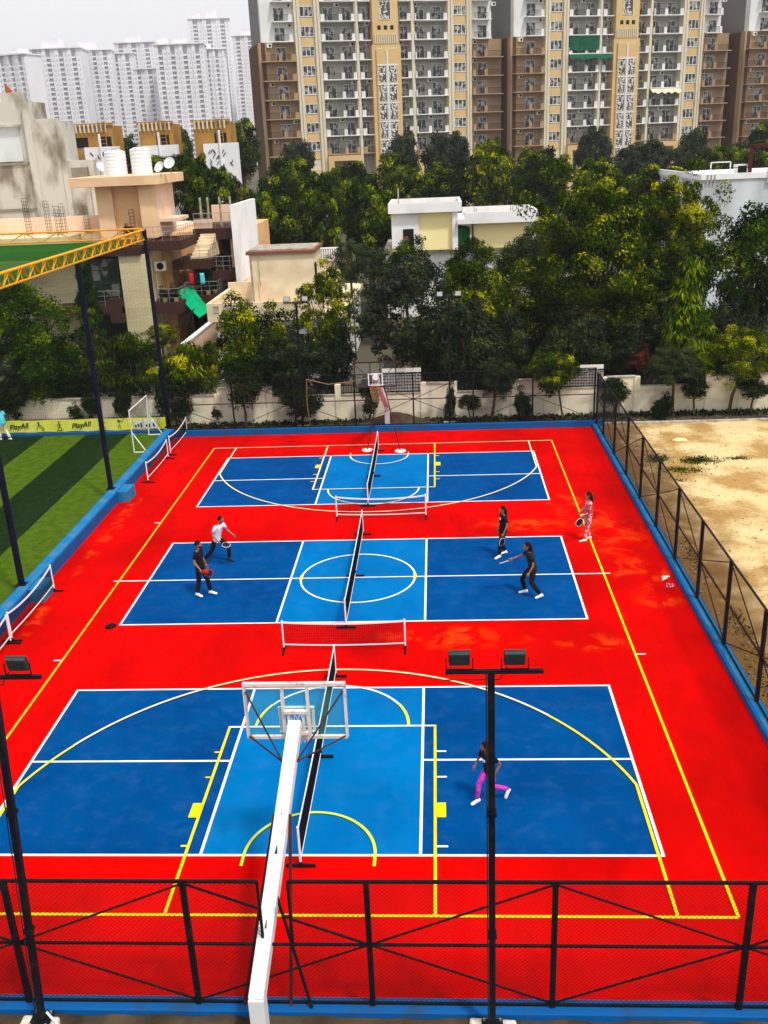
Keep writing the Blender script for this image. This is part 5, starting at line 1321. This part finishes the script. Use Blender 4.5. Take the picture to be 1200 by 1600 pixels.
# beige house with roof room
h = house('beige house left of centre behind the trees, with a tiled roof room and pierced parapets', (0,45,0))
B(h,'wall','bwhite',(-3.5,4.0,41,53,0,3.5)); B(h,'roof_slab','beige',(-3.9,4.2,40.6,53.4,3.5,3.75))
B(h,'parapet','beige',(-3.9,2.9,40.6,40.8,3.75,4.55),(-3.9,-3.7,40.8,47,3.75,4.55),(-3.9,-1.5,47,47.2,3.75,4.9))
B(h,'pierced_opening','conc',*[(-3.92,-3.903,41.2+k*.7,41.5+k*.7,4.0,4.4) for k in range(8)],*[(-3.5+k*.55,-3.2+k*.55,40.57,40.597,4.0,4.4) for k in range(3)])
B(h,'roof_room','beige',(-1.45,2.25,42.0,46.0,3.75,7.05)); B(h,'roof_tiles','tankrope',(-1.6,2.4,41.85,46.15,7.05,7.22),)
B(h,'room_coping','conc',(-1.45,2.25,42.4,45.6,7.22,7.28)); B(h,'room_pilaster','peachl',(-1.0,-.6,41.92,41.998,3.75,5.6))
B(h,'door_edge','dkint',(2.252,2.28,42.5,43.4,4.6,6.4))
m = MB(); m.tube([(-1.35,41.95,3.8),(-1.35,41.95,6.9)], .04, 6); m.tube([(-.9,41.9,5.3),(-.9,41.9,6.95)], .02, 6); m.build('drain_pipe', W['conc'], h)
B(h,'window','dkint',(-2.6,-1.2,40.94,41.0,1.0,2.6),(0,1.6,40.94,41.0,1.0,2.6),(2.2,3.4,40.94,41.0,1.0,2.6))
x0, z1 = at(378+110,396,50); x1, _ = at(530,396,50)
t = thing('slatted_parapet', 'ribbed white roof parapet beside the beige roof room, among the trees', 'parapet', (x0,50,0))
m = MB(); m.box(x0,x1,50,50.15,5.7,5.8); m.box(x0,x1,50,50.15,6.45,6.55)
for k in range(12): xx = x0+.05+(x1-x0-.1)*k/11; m.box(xx-.05,xx+.05,50.02,50.13,5.8,6.45)
m.build('slats', W['bwhite'], t); B(t,'supporting_wall','beige',(x0,x1,50.2,50.5,3.2,5.69))
# white and yellow house
h = house('white house with pale yellow roof rooms and flat slabs in the centre among the trees', (11,62,0))
B(h,'wall','bwhite',(5.5,18,61,72,0,4.9)); B(h,'roof_deck','conc',(5.3,18.2,60.5,72,4.9,5.1))
B(h,'stair_room','bwhite',(6.05,8.1,60.2,66,5.1,7.85)); B(h,'yellow_wall','yellowp',(8.1,10.6,60.35,66,5.1,7.85)); B(h,'fin','bwhite',(10.6,11.0,60.0,66,5.1,7.85))
B(h,'roof_slab','bwhite',(5.85,11.3,59.8,66.4,7.85,8.2),(5.85,11.3,59.8,60.0,8.2,8.55),(5.85,6.05,60.0,66.4,8.2,8.55),(11.1,11.3,60.0,66.4,8.2,8.55),(6.05,11.1,66.2,66.4,8.2,8.55))
B(h,'right_room','yellowp',(12.2,16.2,60.35,66,5.1,6.95)); B(h,'right_slab','bwhite',(10.95,16.9,59.6,66.4,6.95,7.3),(11.5,16.9,59.6,59.8,7.3,7.75),(16.7,16.9,59.8,66.4,7.3,7.75),(11.5,16.7,66.2,66.4,7.3,7.75)); B(h,'corner_column','bwhite',(16.2,16.6,60.4,60.9,5.1,6.95))
B(h,'slab_coping','conc',(6.1,11.05,60.05,66.15,8.2,8.23),(11.55,16.65,59.85,66.15,7.3,7.33))
d_ = B(h,'door','dkint',(6.9,7.7,60.15,60.2,5.1,6.7)); B(d_,'door_leaf','wood',(6.95,7.3,59.9,59.95,5.15,6.2))
MB().bar((12.1,60.2,5.1),(12.1,60.2,6.9),.08).build('slim_post', W['wood'], h)
for x in (12.3,15.0,15.4,15.9): rebars(h, x, 60.2, 7.6, .55, 0, .08)
MB().bar((6.6,61,8.2),(6.6,61,9.6),.09).build('vent_pipe', W['conc'], h)
for k_, (u_0, v_0) in enumerate(((245,478),(251,415))):
    x_, z_ = at(u_0, v_0, 46.5)
    t_ = thing('air_conditioner', ['small boxed air conditioner under the lower brown balcony of the peach house','small boxed air conditioner under the upper brown balcony of the peach house'][k_], 'air conditioner', (x_,46.4,z_))
    MB().box(x_-.35,x_+.35,46.2,46.59,z_-.3,z_+.3).build('casing', W['offwhite'], t_, bevel=.02)
    MB().lathe((0,0,0), [(.0,.0),(.22,.0),(.22,.02),(0,.02)], 16)
    mb_ = MB(); mb_.tube([(x_+.05,46.198,z_),(x_+.05,46.18,z_)], .22, 16); mb_.build('fan', W['dkint'], t_)
cx_ = [(-6.2,47.9,'padred','red garment hanging from the middle brown balcony of the peach house'),(-5.9,47.9,'clothb','black garment hanging beside a red one from the middle brown balcony'),(-5.5,47.9,'cyan','pale blue garment hanging at the right of the middle brown balcony')]
for (x_, y_, m_, l_) in cx_:
    mb_ = MB(); n_ = 6
    for i_ in range(n_+1):
        for j_ in range(5): mb_.v.append((x_-.14+.28*i_/n_, y_-.9+.03*math.sin(i_*1.9+j_), 5.55-.7*j_/4+.02*math.cos(i_*2)))
    for i_ in range(n_):
        for j_ in range(4): q_ = i_*5+j_; mb_.f.append((q_,q_+5,q_+6,q_+1)); mb_.m.append(0)
    o_ = mb_.build('garment', W[m_], smooth=True); tag(o_, l_, 'garment'); sd_ = o_.modifiers.new('thickness', 'SOLIDIFY'); sd_.thickness = .02
tank('bright green water tank between the two yellow rooms of the white house', 717, 375, 62, 5.1, .85, 1.55, 'gplast')
t = thing('debris_pile', 'heap of wood and scrap by the door of the white house', 'debris', (9,60.4,5.1)); rng = random.Random(4)
for k in range(9): x = rng.uniform(8.0,10.2); MB().bar((x,60.4,5.12+.08*rng.random()),(x+rng.uniform(-.5,.5),60.5,5.3+rng.random()*.5),.07,.12).build('board', W['wood'] if k%2 else W['brownf'], t)
# white house at the right edge
h = house('weathered white flat roofed building at the right edge behind the trees', (33,64,0))
B(h,'wall','dirtyw',(28.7,46,60,76,0,9.35)); B(h,'parapet','bwhite',(28.6,46.1,59.9,60.1,9.35,9.75),(28.6,28.8,60.1,76,9.35,9.75),(33.3,38,59.8,60.3,9.0,9.95)); B(h,'roof_deck','bwhite',(28.8,46,60.1,76,9.35,9.45))
m = MB()
for k in range(3): m.box(29.0+k*.25,29.1+k*.25,59.86,59.9,9.1,9.7)
m.build('drain_slots', W['conc'], h)
m = MB(); 
for (a_, b_) in (((29.5,61,9.45),(29.5,61,10.5)),((30.9,61,9.45),(30.9,61,10.5)),((29.5,61,10.5),(30.9,61,10.5))): m.bar(a_, b_, .08)
m.build('white_roof_frame', W['wmetal'], h)
B(h,'roof_cooler','offwhite',(31.3,32.1,60.8,61.6,9.5,10.3)); B(h,'cooler_face','dkint',(31.4,32.0,60.76,60.8,9.6,10.2))
m = MB(); m.bar((32.2,60.6,9.4),(32.2,60.6,11.6),.22); m.bar((32.2,60.6,11.5),(35,60.6,11.7),.22); m.bar((34.6,60.6,9.4),(34.6,60.6,11.6),.18); m.build('red_steel_frame', W['dred'], h)
m = MB(); m.bar((28.8,60.5,10.1),(46,60.5,10.1),.04); m.build('wire_rail', W['black'], h)
# dark house right of centre
h = house('dark brick fronted house almost hidden in shade behind the right centre trees', (14,40,0))
B(h,'wall','dkint',(10.5,21,38,48,0,4.4)); B(h,'roof_slab','conc',(10,21.5,37.2,48.5,4.4,4.6)); B(h,'brick_pillar','greyp',(12.25,12.85,36.6,37.2,1.2,4.39),(16.6,16.75,36.8,37.0,.2,4.39)); B(h,'plinth','brownf',(12.1,21,37.3,38,0,1.2))
# grey unfinished building
h = house('tall raw grey concrete building with stained stepped walls at the left edge', (-22,64,0))
B(h,'wall','greyw',(-40,-20.35,60.3,64,0,16.7),(-20.349,-18.0,60,63,0,15.25),(-17.999,-15.95,60.2,62.2,0,12.5))
B(h,'column','greyw',(-20.6,-20.1,59.85,60.29,0,16.6),(-18.25,-17.85,59.9,59.998,0,15.1),(-16.3,-15.9,60.0,60.198,0,12.3))
B(h,'floor_band','greyp',(-40,-20.62,60.2,60.298,12.35,12.5),(-40,-20.62,60.2,60.298,9.1,9.25)); B(h,'cement_patch','greyp',(-17.7,-16.3,60.17,60.198,11.3,12.0),)
B(h,'parapet','greyw',(-22.2,-20.4,60.3,60.7,16.7,17.3),(-20.3,-18.1,60.0,60.25,15.25,15.45))
B(h,'blocked_window','dirtyw',(-24.5,-21.2,60.22,60.298,12.6,15.0)); B(h,'window_shade','greyw',(-24.6,-21.0,59.9,60.297,15.0,15.15))
t = thing('flag', 'tiny orange flag on top of the raw grey building', 'flag', (-22.0,61,17.3)); MB().tube([(-22.0,61,16.7),(-22.0,61,18.0)], .02, 5).build('staff', W['rebar'], t)
m = MB(); m.v = [(-22,61,18.0),(-22,61,17.3),(-21.5,61.06,17.4),(-22,61.03,18.0),(-22,61.03,17.3),(-21.5,61.09,17.4)]; m.f = [(0,1,2),(5,4,3),(0,2,5,3),(1,4,5,2)]; m.m = [0]*4; m.build('cloth', W['rim'], t)
t = thing('old_wall', 'low stained grey wall in front of the tall raw grey building behind the rebar columns', 'wall', (-24,59,0))
B(t,'wall_panel','greyw',(-40,-15.6,58.4,58.7,0,8.6)); B(t,'top_edge','peachl',(-40,-15.6,58.3,58.399,8.2,8.62))
# three ochre houses
def ochre(label, u0, u1, vt, Y, win, dx):
    x0, zt = at(u0, vt, Y); x1, _ = at(u1, vt, Y); h = house(label, ((x0+x1)/2,Y+4,0))
    B(h,'wall','ochre',(x0,x1,Y,Y+4,0,zt-.3)); B(h,'parapet','ochre',(x0-.15,x1+.15,Y-.15,Y+.1,zt-.3,zt))
    B(h,'parapet_rib','tcream',*[(x0+.1+k*.5,x0+.3+k*.5,Y-.19,Y-.152,zt-1.0,zt-.1) for k in range(int((x1-x0)/.5))])
    B(h,'white_screen','bwhite',(x0+dx,x0+dx+4.0,Y-1.2,Y-.2,0,zt-2.6)); MB().tube([(x0+dx+2,Y-1.3,0),(x0+dx+2,Y-1.3,zt-1.2)], .14, 8).build('drain_pipe', W['bwhite'], h)
    m = MB(); rng = random.Random(int(u0))
    for k in range(30): a = x0+dx+.5+rng.random()*3.0; z = zt-7.5+rng.random()*4; m.tube([(a,Y-1.24,z),(a+rng.uniform(-.35,.35),Y-1.24,z+.4)], .05, 4)
    m.build('lattice_panel', W['black'], h)
    m = MB(); lx = x1-1.1
    for s in (-.35,.35): m.bar((lx+s,Y-.3,2),(lx+s,Y-.3,zt+.2),.07)
    for k in range(24): m.bar((lx-.35,Y-.3,zt-k*.45),(lx+.35,Y-.3,zt-k*.45),.05)
    m.build('ladder', W['ochre'], h)
    for (a, b) in win: B(h,'window','dkint',(x0+a,x0+b,Y-.05,Y,zt-2.6,zt-1.5))
ochre('ochre roof block above a white screen wall, leftmost of three behind the grey building', 96, 174, 195, 105, [(1.2,2.9),(4.3,5.7)], 2.7)
ochre('ochre roof block above a white screen wall, middle of three, right of the white tanks', 215, 268, 191, 105, [(2.0,3.5)], .6)
ochre('ochre roof block above a white screen wall, rightmost of three, beside the pale far towers', 301, 357, 188, 105, [(2.4,3.8)], 1.2)
t = thing('street_lamp', 'thin grey street lamp with a curved arm between the dark trees left of the towers', 'street lamp', (*at(283,300,70)[:1],70,0))
x, z = at(283,262,70); MB().tube([(x,70,0),(x,70,z-.8),(x+.1,70,z-.2),(x+.6,70,z)], .07, 8).build('post', W['steel'], t); MB().box(x+.5,x+1.0,69.9,70.1,z-.05,z+.07).build('lamp_head', W['steel'], t)

# ------------------------------------------------------------------ near apartment towers
ST = 3.03; Z0 = 2.30; KS = list(range(3, 12))
def part_proto():
    pr = {}
    def door(w):
        t = MB(); t.box(-w/2,w/2,-.03,0,0,.06); t.box(-w/2,w/2,-.03,0,2.1,2.18); 
        for x in (-w/2,-.03,w/2-.06): t.box(x,x+.06,-.032,-.002,.06,2.1)
        g = MB(); g.box(-w/2+.06,w/2-.06,-.018,-.004,.06,2.1); return t, g
    for nme, w in (('door_w',1.75),('door_s',1.35)): pr[nme] = door(w)
    t = MB(); t.box(-1.15,1.15,-.14,0,-.12,0); t.box(-1.15,1.15,-.14,0,1.4,1.5)
    for x in (-1.15,-.42,.32,1.05): t.box(x,x+.10,-.10,-.002,0,1.4)
    g = MB(); g.box(-1.05,1.05,-.06,-.004,0,1.4); pr['win'] = (t, g)
    t = MB(); t.box(-.42,.42,-.35,0,0,.6); g = MB(); g.tube([(.1,-.352,.3),(.1,-.362,.3)], .22, 14); pr['ac'] = (t, g)
    return pr
def balc_mesh(x0, x1, yb, yf, blocks, h=1.0):
    s = MB(); s.box(x0-.1,x1+.1,yf-.1,yb,-.16,0)
    for (a, b) in blocks: s.box(a,b,yf,yf+.12,0,h)
    r = MB(); r.box(x0,x1,yf+.03,yf+.07,h-.07,h-.02)
    n = int((x1-x0)/.14)
    for k in range(n+1): x = x0+(x1-x0)*k/n; r.box(x-.014,x+.014,yf+.035,yf+.065,0,h-.07)
    return s, r
def lattice(w, h, seed):
    rng = random.Random(seed); m = MB()
    m.box(-w/2,-w/2+.07,-.06,0,0,h); m.box(w/2-.07,w/2,-.06,0,0,h); m.box(-w/2,w/2,-.062,-.002,0,.08); m.box(-w/2,w/2,-.062,-.002,h-.08,h)
    for k in range(26):
        x = rng.uniform(-w/2+.15,w/2-.15); z = rng.uniform(.15,h-.15); a = rng.uniform(0,PI); l = rng.uniform(.25,.5)
        pts = [(x+l*(q-.5)*math.cos(a)-.1*math.sin(q*PI)*math.sin(a), -.035, z+l*(q-.5)*math.sin(a)+.1*math.sin(q*PI)*math.cos(a)) for q in (0,.33,.66,1)]
        pts = [(max(-w/2,min(w/2,p[0])),p[1],max(0,min(h,p[2]))) for p in pts]
        m.tube(pts, .085, 4)
    return m
def link(name, me, mat_, parent, loc, kind=None):
    o = bpy.data.objects.new(name, me); col.objects.link(o); o.parent = parent; o.location = loc
    return o
def mk(mb, m, name):
    o = mb.build(name, m, org=(0,0,0)); me = o.data; bpy.data.objects.remove(o); return me
def tower(label, loc, rz, group):
    t = thing('apartment_tower', label, 'apartment tower', (0,0,0), group)
    T0 = []
    def b(name, m, *bx, smooth=False):
        for q in bx: o = MB().box(*q).build(name, W[m], t, org=(0,0,0))
        return o
    zc = 29.5; HT = 42
    b('wall', 'tback', (-11.4,-2.6,1.5,14,0,HT), (2.6,11.4,1.5,14,0,HT))
    b('pilaster', 'tcream', (-12.4,-11.4,-.1,14,0,HT), (11.4,12.4,-.1,14,0,HT), (-15.8,-14.9,.0,14,0,HT), (14.9,15.8,.0,14,0,HT))
    b('pilaster_groove', 'tgrey', (-11.95,-11.85,-.13,-.101,0,HT), (11.85,11.95,-.13,-.101,0,HT), (-15.4,-15.3,-.03,-.001,0,HT), (15.3,15.4,-.03,-.001,0,HT))
    b('window_bay', 'tcream', (-14.9,-12.4,.35,14,0,HT), (12.4,14.9,.35,14,0,HT))
    b('duct', 'tcream', (-5.2,-4.75,.1,1.498,0,HT), (4.75,5.2,.1,1.498,0,HT))
    b('drain_pipe', 'twhite', (-5.35,-5.25,.3,.4,0,HT), (5.25,5.35,.3,.4,0,HT), (-11.35,-11.28,.9,1.0,0,HT))
    b('centre_strip', 'tochre', (-2.6,2.6,-.3,14,0,28.7), (-1.9,1.9,-.6,-.301,0,28.0))
    b('upper_centre_strip', 'tochre', (-2.3,2.3,-.2,14,28.7,HT))
    b('corner_wall', 'ttan', (-22.0,-15.8,1.2,2.6,0,zc), (15.8,21.9,1.2,12,0,zc))
    b('upper_corner_wall', 'twhite', (-21.4,-15.8,1.2,2.6,zc,HT), (15.8,19.9,1.2,12,zc,HT))
    b('end_band', 'tbrown', (-22.02,-15.8,2.6,13,0,zc), (-21.6,-20.9,1.17,1.199,0,zc))
    b('upper_end_wall', 'tgrey', (-21.42,-15.8,2.6,13,zc,HT))
    # centre strip ornaments
    b('square_opening', 'dkint', *[(x-.3,x+.3,-.23,-.201,31.1,31.75) for x in (-1.15,0,1.15)])
    b('fluting_rib', 'tcream', *[(-2.0+k*.38,-1.8+k*.38,-.38,-.2,28.9,30.4) for k in range(11)])
    for x in (-1.2,1.2):
        m = MB(); m.lathe((0,0,0), [(.52,0),(.62,0),(.62,.06),(.52,.06)], 20); m.tube([(0,-.4,.03),(0,.4,.03)], .05, 5); m.tube([(-.4,0,.03),(.4,0,.03)], .05, 5); m.ball((0,0,.03), .2, 8, 6)
        M = Matrix.Translation((x,-.31,27.6)) @ Matrix.Rotation(PI/2, 4, 'X'); 
        m.v = [tuple(M @ Vector(p)) for p in m.v]; m.build('rosette', W['twhite'], t, org=(0,0,0))
    b('white_cross_bars', 'twhite', (-.14,.14,-.74,-.601,8,27.9), *[(-1.85,1.85,-.70,-.602,Z0+ST*k+1.9,Z0+ST*k+2.12) for k in range(2,8)])
    lat = [mk(lattice(1.45, 2.75, s), W['twhite'], 'lattice_panel') for s in range(2)]
    for k in range(2, 8):
        for i, x in enumerate((-.95,.95)): link('lattice_panel', lat[(k+i)%2], None, t, (x,-.60,Z0+ST*k-.78))
    b('lattice_backing', 'tdark', *[(x-.72,x+.72,-.606,-.6005,Z0+ST*k-.72,Z0+ST*k+1.85) for k in range(2,8) for x in (-.95,.95)])
    for k in (10,11): link('lattice_panel', mk(lattice(2.0,2.9,9), W['twhite'], 'lattice_panel'), None, t, (0,-.2,Z0+ST*k+.0))
    b('upper_lattice_backing', 'tdark', (-1.0,1.0,-.207,-.2005,32.6,39))
    # floors
    M_ = {}
    for key, (a, g) in PR.items(): M_[key] = (mk(a, W['twhite'] if key != 'ac' else W['offwhite'], 'frame'), mk(g, W['curt'] if key != 'ac' else W['dkint'], 'pane'))
    def place(key, name, sub, x, y, z):
        o = link(name, M_[key][0], None, t, (x,y,z)); s = link(sub, M_[key][1], None, o, (0,0,0)); return o
    bm = {}
    for key, args in BALC.items():
        for mt in ('twhite','ttan'):
            s, r2 = balc_mesh(*args); bm[key,mt] = (mk(s, W[mt], 'slab'), mk(r2, W['black'], 'rail'))
    rng = random.Random(hash(label) % 1000 if False else len(label))
    for k in KS:
        z = Z0+ST*k
        if z > HT-2: break
        for s in (-1, 1):
            up = k >= 9
            key = ('wideL' if s < 0 else 'wideR'); 
            lst = [(key, 'twhite'), ('smallL' if s < 0 else 'smallR', 'twhite'), (('ucornL' if s < 0 else 'ucornR') if up else ('cornL' if s < 0 else 'cornR'), 'twhite' if up else 'ttan')]
            for kk, mt in lst:
                if k == 3: mt = 'ttan'
                o = link('balcony', bm[kk,mt][0], None, t, (0,0,z)); link('railing', bm[kk,mt][1], None, o, (0,0,0))
            for x in (6.6, 9.7): place('door_w', 'balcony_door', 'pane', s*x, 1.5, z+.02)
            place('door_s', 'balcony_door', 'pane', s*3.75, 1.5, z+.02)
            place('door_w', 'balcony_door', 'pane', s*18.2, 1.2, z+.02)
            place('win', 'window', 'pane', s*13.65, .35, z+.75)
            if rng.random() < .75: place('ac', 'air_conditioner', 'fan', s*rng.choice((5.75,8.2,10.9)), 1.45, z+2.2)
            if rng.random() < .6: place('ac', 'air_conditioner', 'fan', s*rng.choice((16.6,20.2)), 1.15, z+2.15)
            if rng.random() < .4: place('ac', 'air_conditioner', 'fan', s*3.0, 1.45, z+2.3)
    b('window_panel', 'tochre', *[(s*13.65-1.05,s*13.65+1.05,.27,.349,Z0+ST*k-.75,Z0+ST*k+.5) for k in range(2,13) for s in (-1,1)])
    # base arcade
    for s in (-1, 1):
        b('base_porch', 'tochre', (s*8.3-3.1,s*8.3-2.1,-.9,1.498,6.0,11.1), (s*8.3+2.1,s*8.3+3.1,-.9,1.498,6.0,11.1), (s*8.3-2.1,s*8.3+2.1,-.9,1.498,10.2,11.1), (s*8.3-3.1,s*8.3+3.1,-.9,1.498,4.6,6.0), (s*8.3-3.1,s*8.3-.002+3.1,-.9,-.6,0,4.599))
        place('door_w', 'balcony_door', 'pane', s*8.3-.95, 1.5, 6.6); place('door_w', 'balcony_door', 'pane', s*8.3+.95, 1.5, 6.6)
    t.location = loc; t.rotation_euler = (0,0,rz)
    return t
PR = part_proto()
BALC = dict(wideL=(-11.3,-5.35,1.5,-.1,((-11.3,-10.6),(-8.1,-7.5),(-5.95,-5.35))), wideR=(5.35,11.3,1.5,-.1,((10.6,11.3),(7.5,8.1),(5.35,5.6))),
    smallL=(-4.65,-2.7,1.5,0,((-4.65,-3.95),)), smallR=(2.7,4.65,1.5,0,((4.0,4.65),)),
    cornL=(-21.6,-15.95,1.2,-.3,((-18.9,-18.3),(-16.7,-15.95))), cornR=(15.95,21.6,1.2,-.3,((15.95,16.5),(18.1,18.7))),
    ucornL=(-19.4,-16.2,1.2,-.2,((-16.8,-16.2),)), ucornR=(16.2,19.4,1.2,-.2,((18.9,19.4),)))
A18 = math.radians(18)
T1 = Vector((1.31,170,0)); T2 = Vector((44.5,181,0))
G_ = 'identical balconied apartment towers behind the wood'
tw = tower('tall cream and ochre balcony tower behind the wood, left of the three near towers', T1, A18, G_)
CH = child_map()
tw2 = dup(tw, T2, A18, 'tall cream and ochre balcony tower right of centre, a green cloth hung on one balcony', G_)
tw3 = dup(tw, T2+(T2-T1)*1.02, A18, 'balcony tower at the right edge of the photo of which only the left end shows', G_)
M2 = Matrix.Translation(T2) @ Matrix.Rotation(A18, 4, 'Z')
def on_tower(name, label, cat, m, x0, x1, y0, y1, z0, z1, wave=.12, n=16):
    mb = MB()
    for k in range(n):
        a = x0+(x1-x0)*k/n; b = x0+(x1-x0)*(k+1)/n; ya = y0+wave*math.sin(k*1.7); yb = y0+wave*math.sin((k+1)*1.7); za = .15*math.sin(k*.9); zb = .15*math.sin((k+1)*.9)
        mb.face([M2@Vector((a,ya,z0+za)), M2@Vector((b,yb,z0+zb)), M2@Vector((b,y1,z1)), M2@Vector((a,y1,z1))])
        mb.face([M2@Vector((a,ya+.05,z0+za)), M2@Vector((a,y1+.05,z1)), M2@Vector((b,y1+.05,z1)), M2@Vector((b,yb+.05,z0+zb))])
    tag(mb.build(name, m), label, cat)
on_tower('shade_cloth', 'dark green cloth curtain closing one wide balcony high on the right centre tower', 'shade cloth', W['gdark'], -11.2,-5.4,-.25,-.1,Z0+ST*8+.4,Z0+ST*9-.2)
on_tower('shade_cloth', 'green net drooping below the dark green cloth on the right centre tower', 'shade cloth', W['gdark'], -11.3,-3,-1.0,-.2,Z0+ST*8-1.0,Z0+ST*8-.2)
on_tower('awning', 'pale striped awning over a wide balcony half way up the right centre tower', 'awning', W['tcream'], 5.3,11.3,-1.3,-.1,Z0+ST*6-1.0,Z0+ST*6-.2,.05,30)

# ------------------------------------------------------------------ far hazy towers
def far_tower(label, u0, u1, vt, Y, cap=None, twist=0, caph=9, dx=0, cols=6, low=0):
    x0, zt = at(u0, vt, Y); x1, _ = at(u1, vt, Y); w = x1-x0; cx = (x0+x1)/2
    t = thing('distant_tower', label, 'distant tower', (0,0,0), 'pale apartment towers in the haze')
    nfl = int((zt-3)/3.05); rng = random.Random(int(u0*3)); 
    m = MB(); zr = zt-2
    # stepped plan: alternating bays
    n = cols; bw = w/n
    m.box(-w/2,w/2,2.2,w*.8,0,zr)
    bays = []
    for i in range(n):
        a = -w/2+i*bw
        if i % 2 == 0: m.box(a+.05,a+bw*.62,0,2.199,0,zr); bays.append((a+bw*.62,a+bw,False))
        else: m.box(a+bw*.30,a+bw*.999-.05,.6,2.198,0,zr-(1.5 if i%4==1 else 0)); bays.append((a,a+bw*.30,False))
    m.box(-w/2-.6,w/2+.6,-.8,w*.8+.5,zr,zr+.8)
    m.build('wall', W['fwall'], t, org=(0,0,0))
    for i in range(n):
        a = -w/2+i*bw; 
        mb = MB(); md = MB()
        x_0, x_1, yf = (a+bw*.62, a+bw*1.25, 0) if i % 2 == 0 else (None, None, 0)
        if i % 2 == 0 and x_1 < w/2:
            prof = [(2.19,.5),(2.05,.5)]       # comb outline: floor slabs with their upstands on one back plate
            for k in range(1, nfl): z = k*3.05; prof += [(2.05,z-.15),(.3,z-.15),(.3,z+.9),(.45,z+.9),(.45,z+.15),(2.05,z+.15)]
            prof += [(2.05,zr-.5),(2.19,zr-.5)]
            q = len(prof); mb.v = [(x_0+.1,y,z) for y, z in prof]+[(x_1-.1,y,z) for y, z in prof]
            mb.f = [tuple(range(q))[::-1], tuple(range(q,2*q))]+[(j,(j+1)%q,(j+1)%q+q,j+q) for j in range(q)]; mb.m = [0]*len(mb.f)
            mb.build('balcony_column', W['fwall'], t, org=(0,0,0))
            md.box(x_0+.3,x_1-.3,1.98,2.045,2,zr-1); md.build('glazing', W['fopen_hazed'], t, org=(0,0,0))
        c = a+bw*(.31 if i % 2 == 0 else .66); mw = MB(); y = -.06 if i % 2 == 0 else .54
        lv = [.5]
        for k in range(1, nfl): lv += [k*3.05+.9, k*3.05+2.2]
        lv.append(zr-.3)
        mw.v = [(xx,y,z) for z in lv for xx in (c-.55,c+.55)]
        for j in range(len(lv)-1): mw.f.append((2*j,2*j+1,2*j+3,2*j+2)); mw.m.append(j % 2)
        mw.build('window_column', [W['fwall'],W['fopen_hazed']], t, org=(0,0,0))
    if cols >= 5:
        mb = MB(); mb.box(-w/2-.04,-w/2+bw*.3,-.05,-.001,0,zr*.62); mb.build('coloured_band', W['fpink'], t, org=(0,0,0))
    if cap:
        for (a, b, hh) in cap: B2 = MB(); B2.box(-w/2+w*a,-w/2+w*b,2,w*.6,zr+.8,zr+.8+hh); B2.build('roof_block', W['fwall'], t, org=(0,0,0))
    t.location = (cx, Y, 0); t.rotation_euler = (0,0,twist)
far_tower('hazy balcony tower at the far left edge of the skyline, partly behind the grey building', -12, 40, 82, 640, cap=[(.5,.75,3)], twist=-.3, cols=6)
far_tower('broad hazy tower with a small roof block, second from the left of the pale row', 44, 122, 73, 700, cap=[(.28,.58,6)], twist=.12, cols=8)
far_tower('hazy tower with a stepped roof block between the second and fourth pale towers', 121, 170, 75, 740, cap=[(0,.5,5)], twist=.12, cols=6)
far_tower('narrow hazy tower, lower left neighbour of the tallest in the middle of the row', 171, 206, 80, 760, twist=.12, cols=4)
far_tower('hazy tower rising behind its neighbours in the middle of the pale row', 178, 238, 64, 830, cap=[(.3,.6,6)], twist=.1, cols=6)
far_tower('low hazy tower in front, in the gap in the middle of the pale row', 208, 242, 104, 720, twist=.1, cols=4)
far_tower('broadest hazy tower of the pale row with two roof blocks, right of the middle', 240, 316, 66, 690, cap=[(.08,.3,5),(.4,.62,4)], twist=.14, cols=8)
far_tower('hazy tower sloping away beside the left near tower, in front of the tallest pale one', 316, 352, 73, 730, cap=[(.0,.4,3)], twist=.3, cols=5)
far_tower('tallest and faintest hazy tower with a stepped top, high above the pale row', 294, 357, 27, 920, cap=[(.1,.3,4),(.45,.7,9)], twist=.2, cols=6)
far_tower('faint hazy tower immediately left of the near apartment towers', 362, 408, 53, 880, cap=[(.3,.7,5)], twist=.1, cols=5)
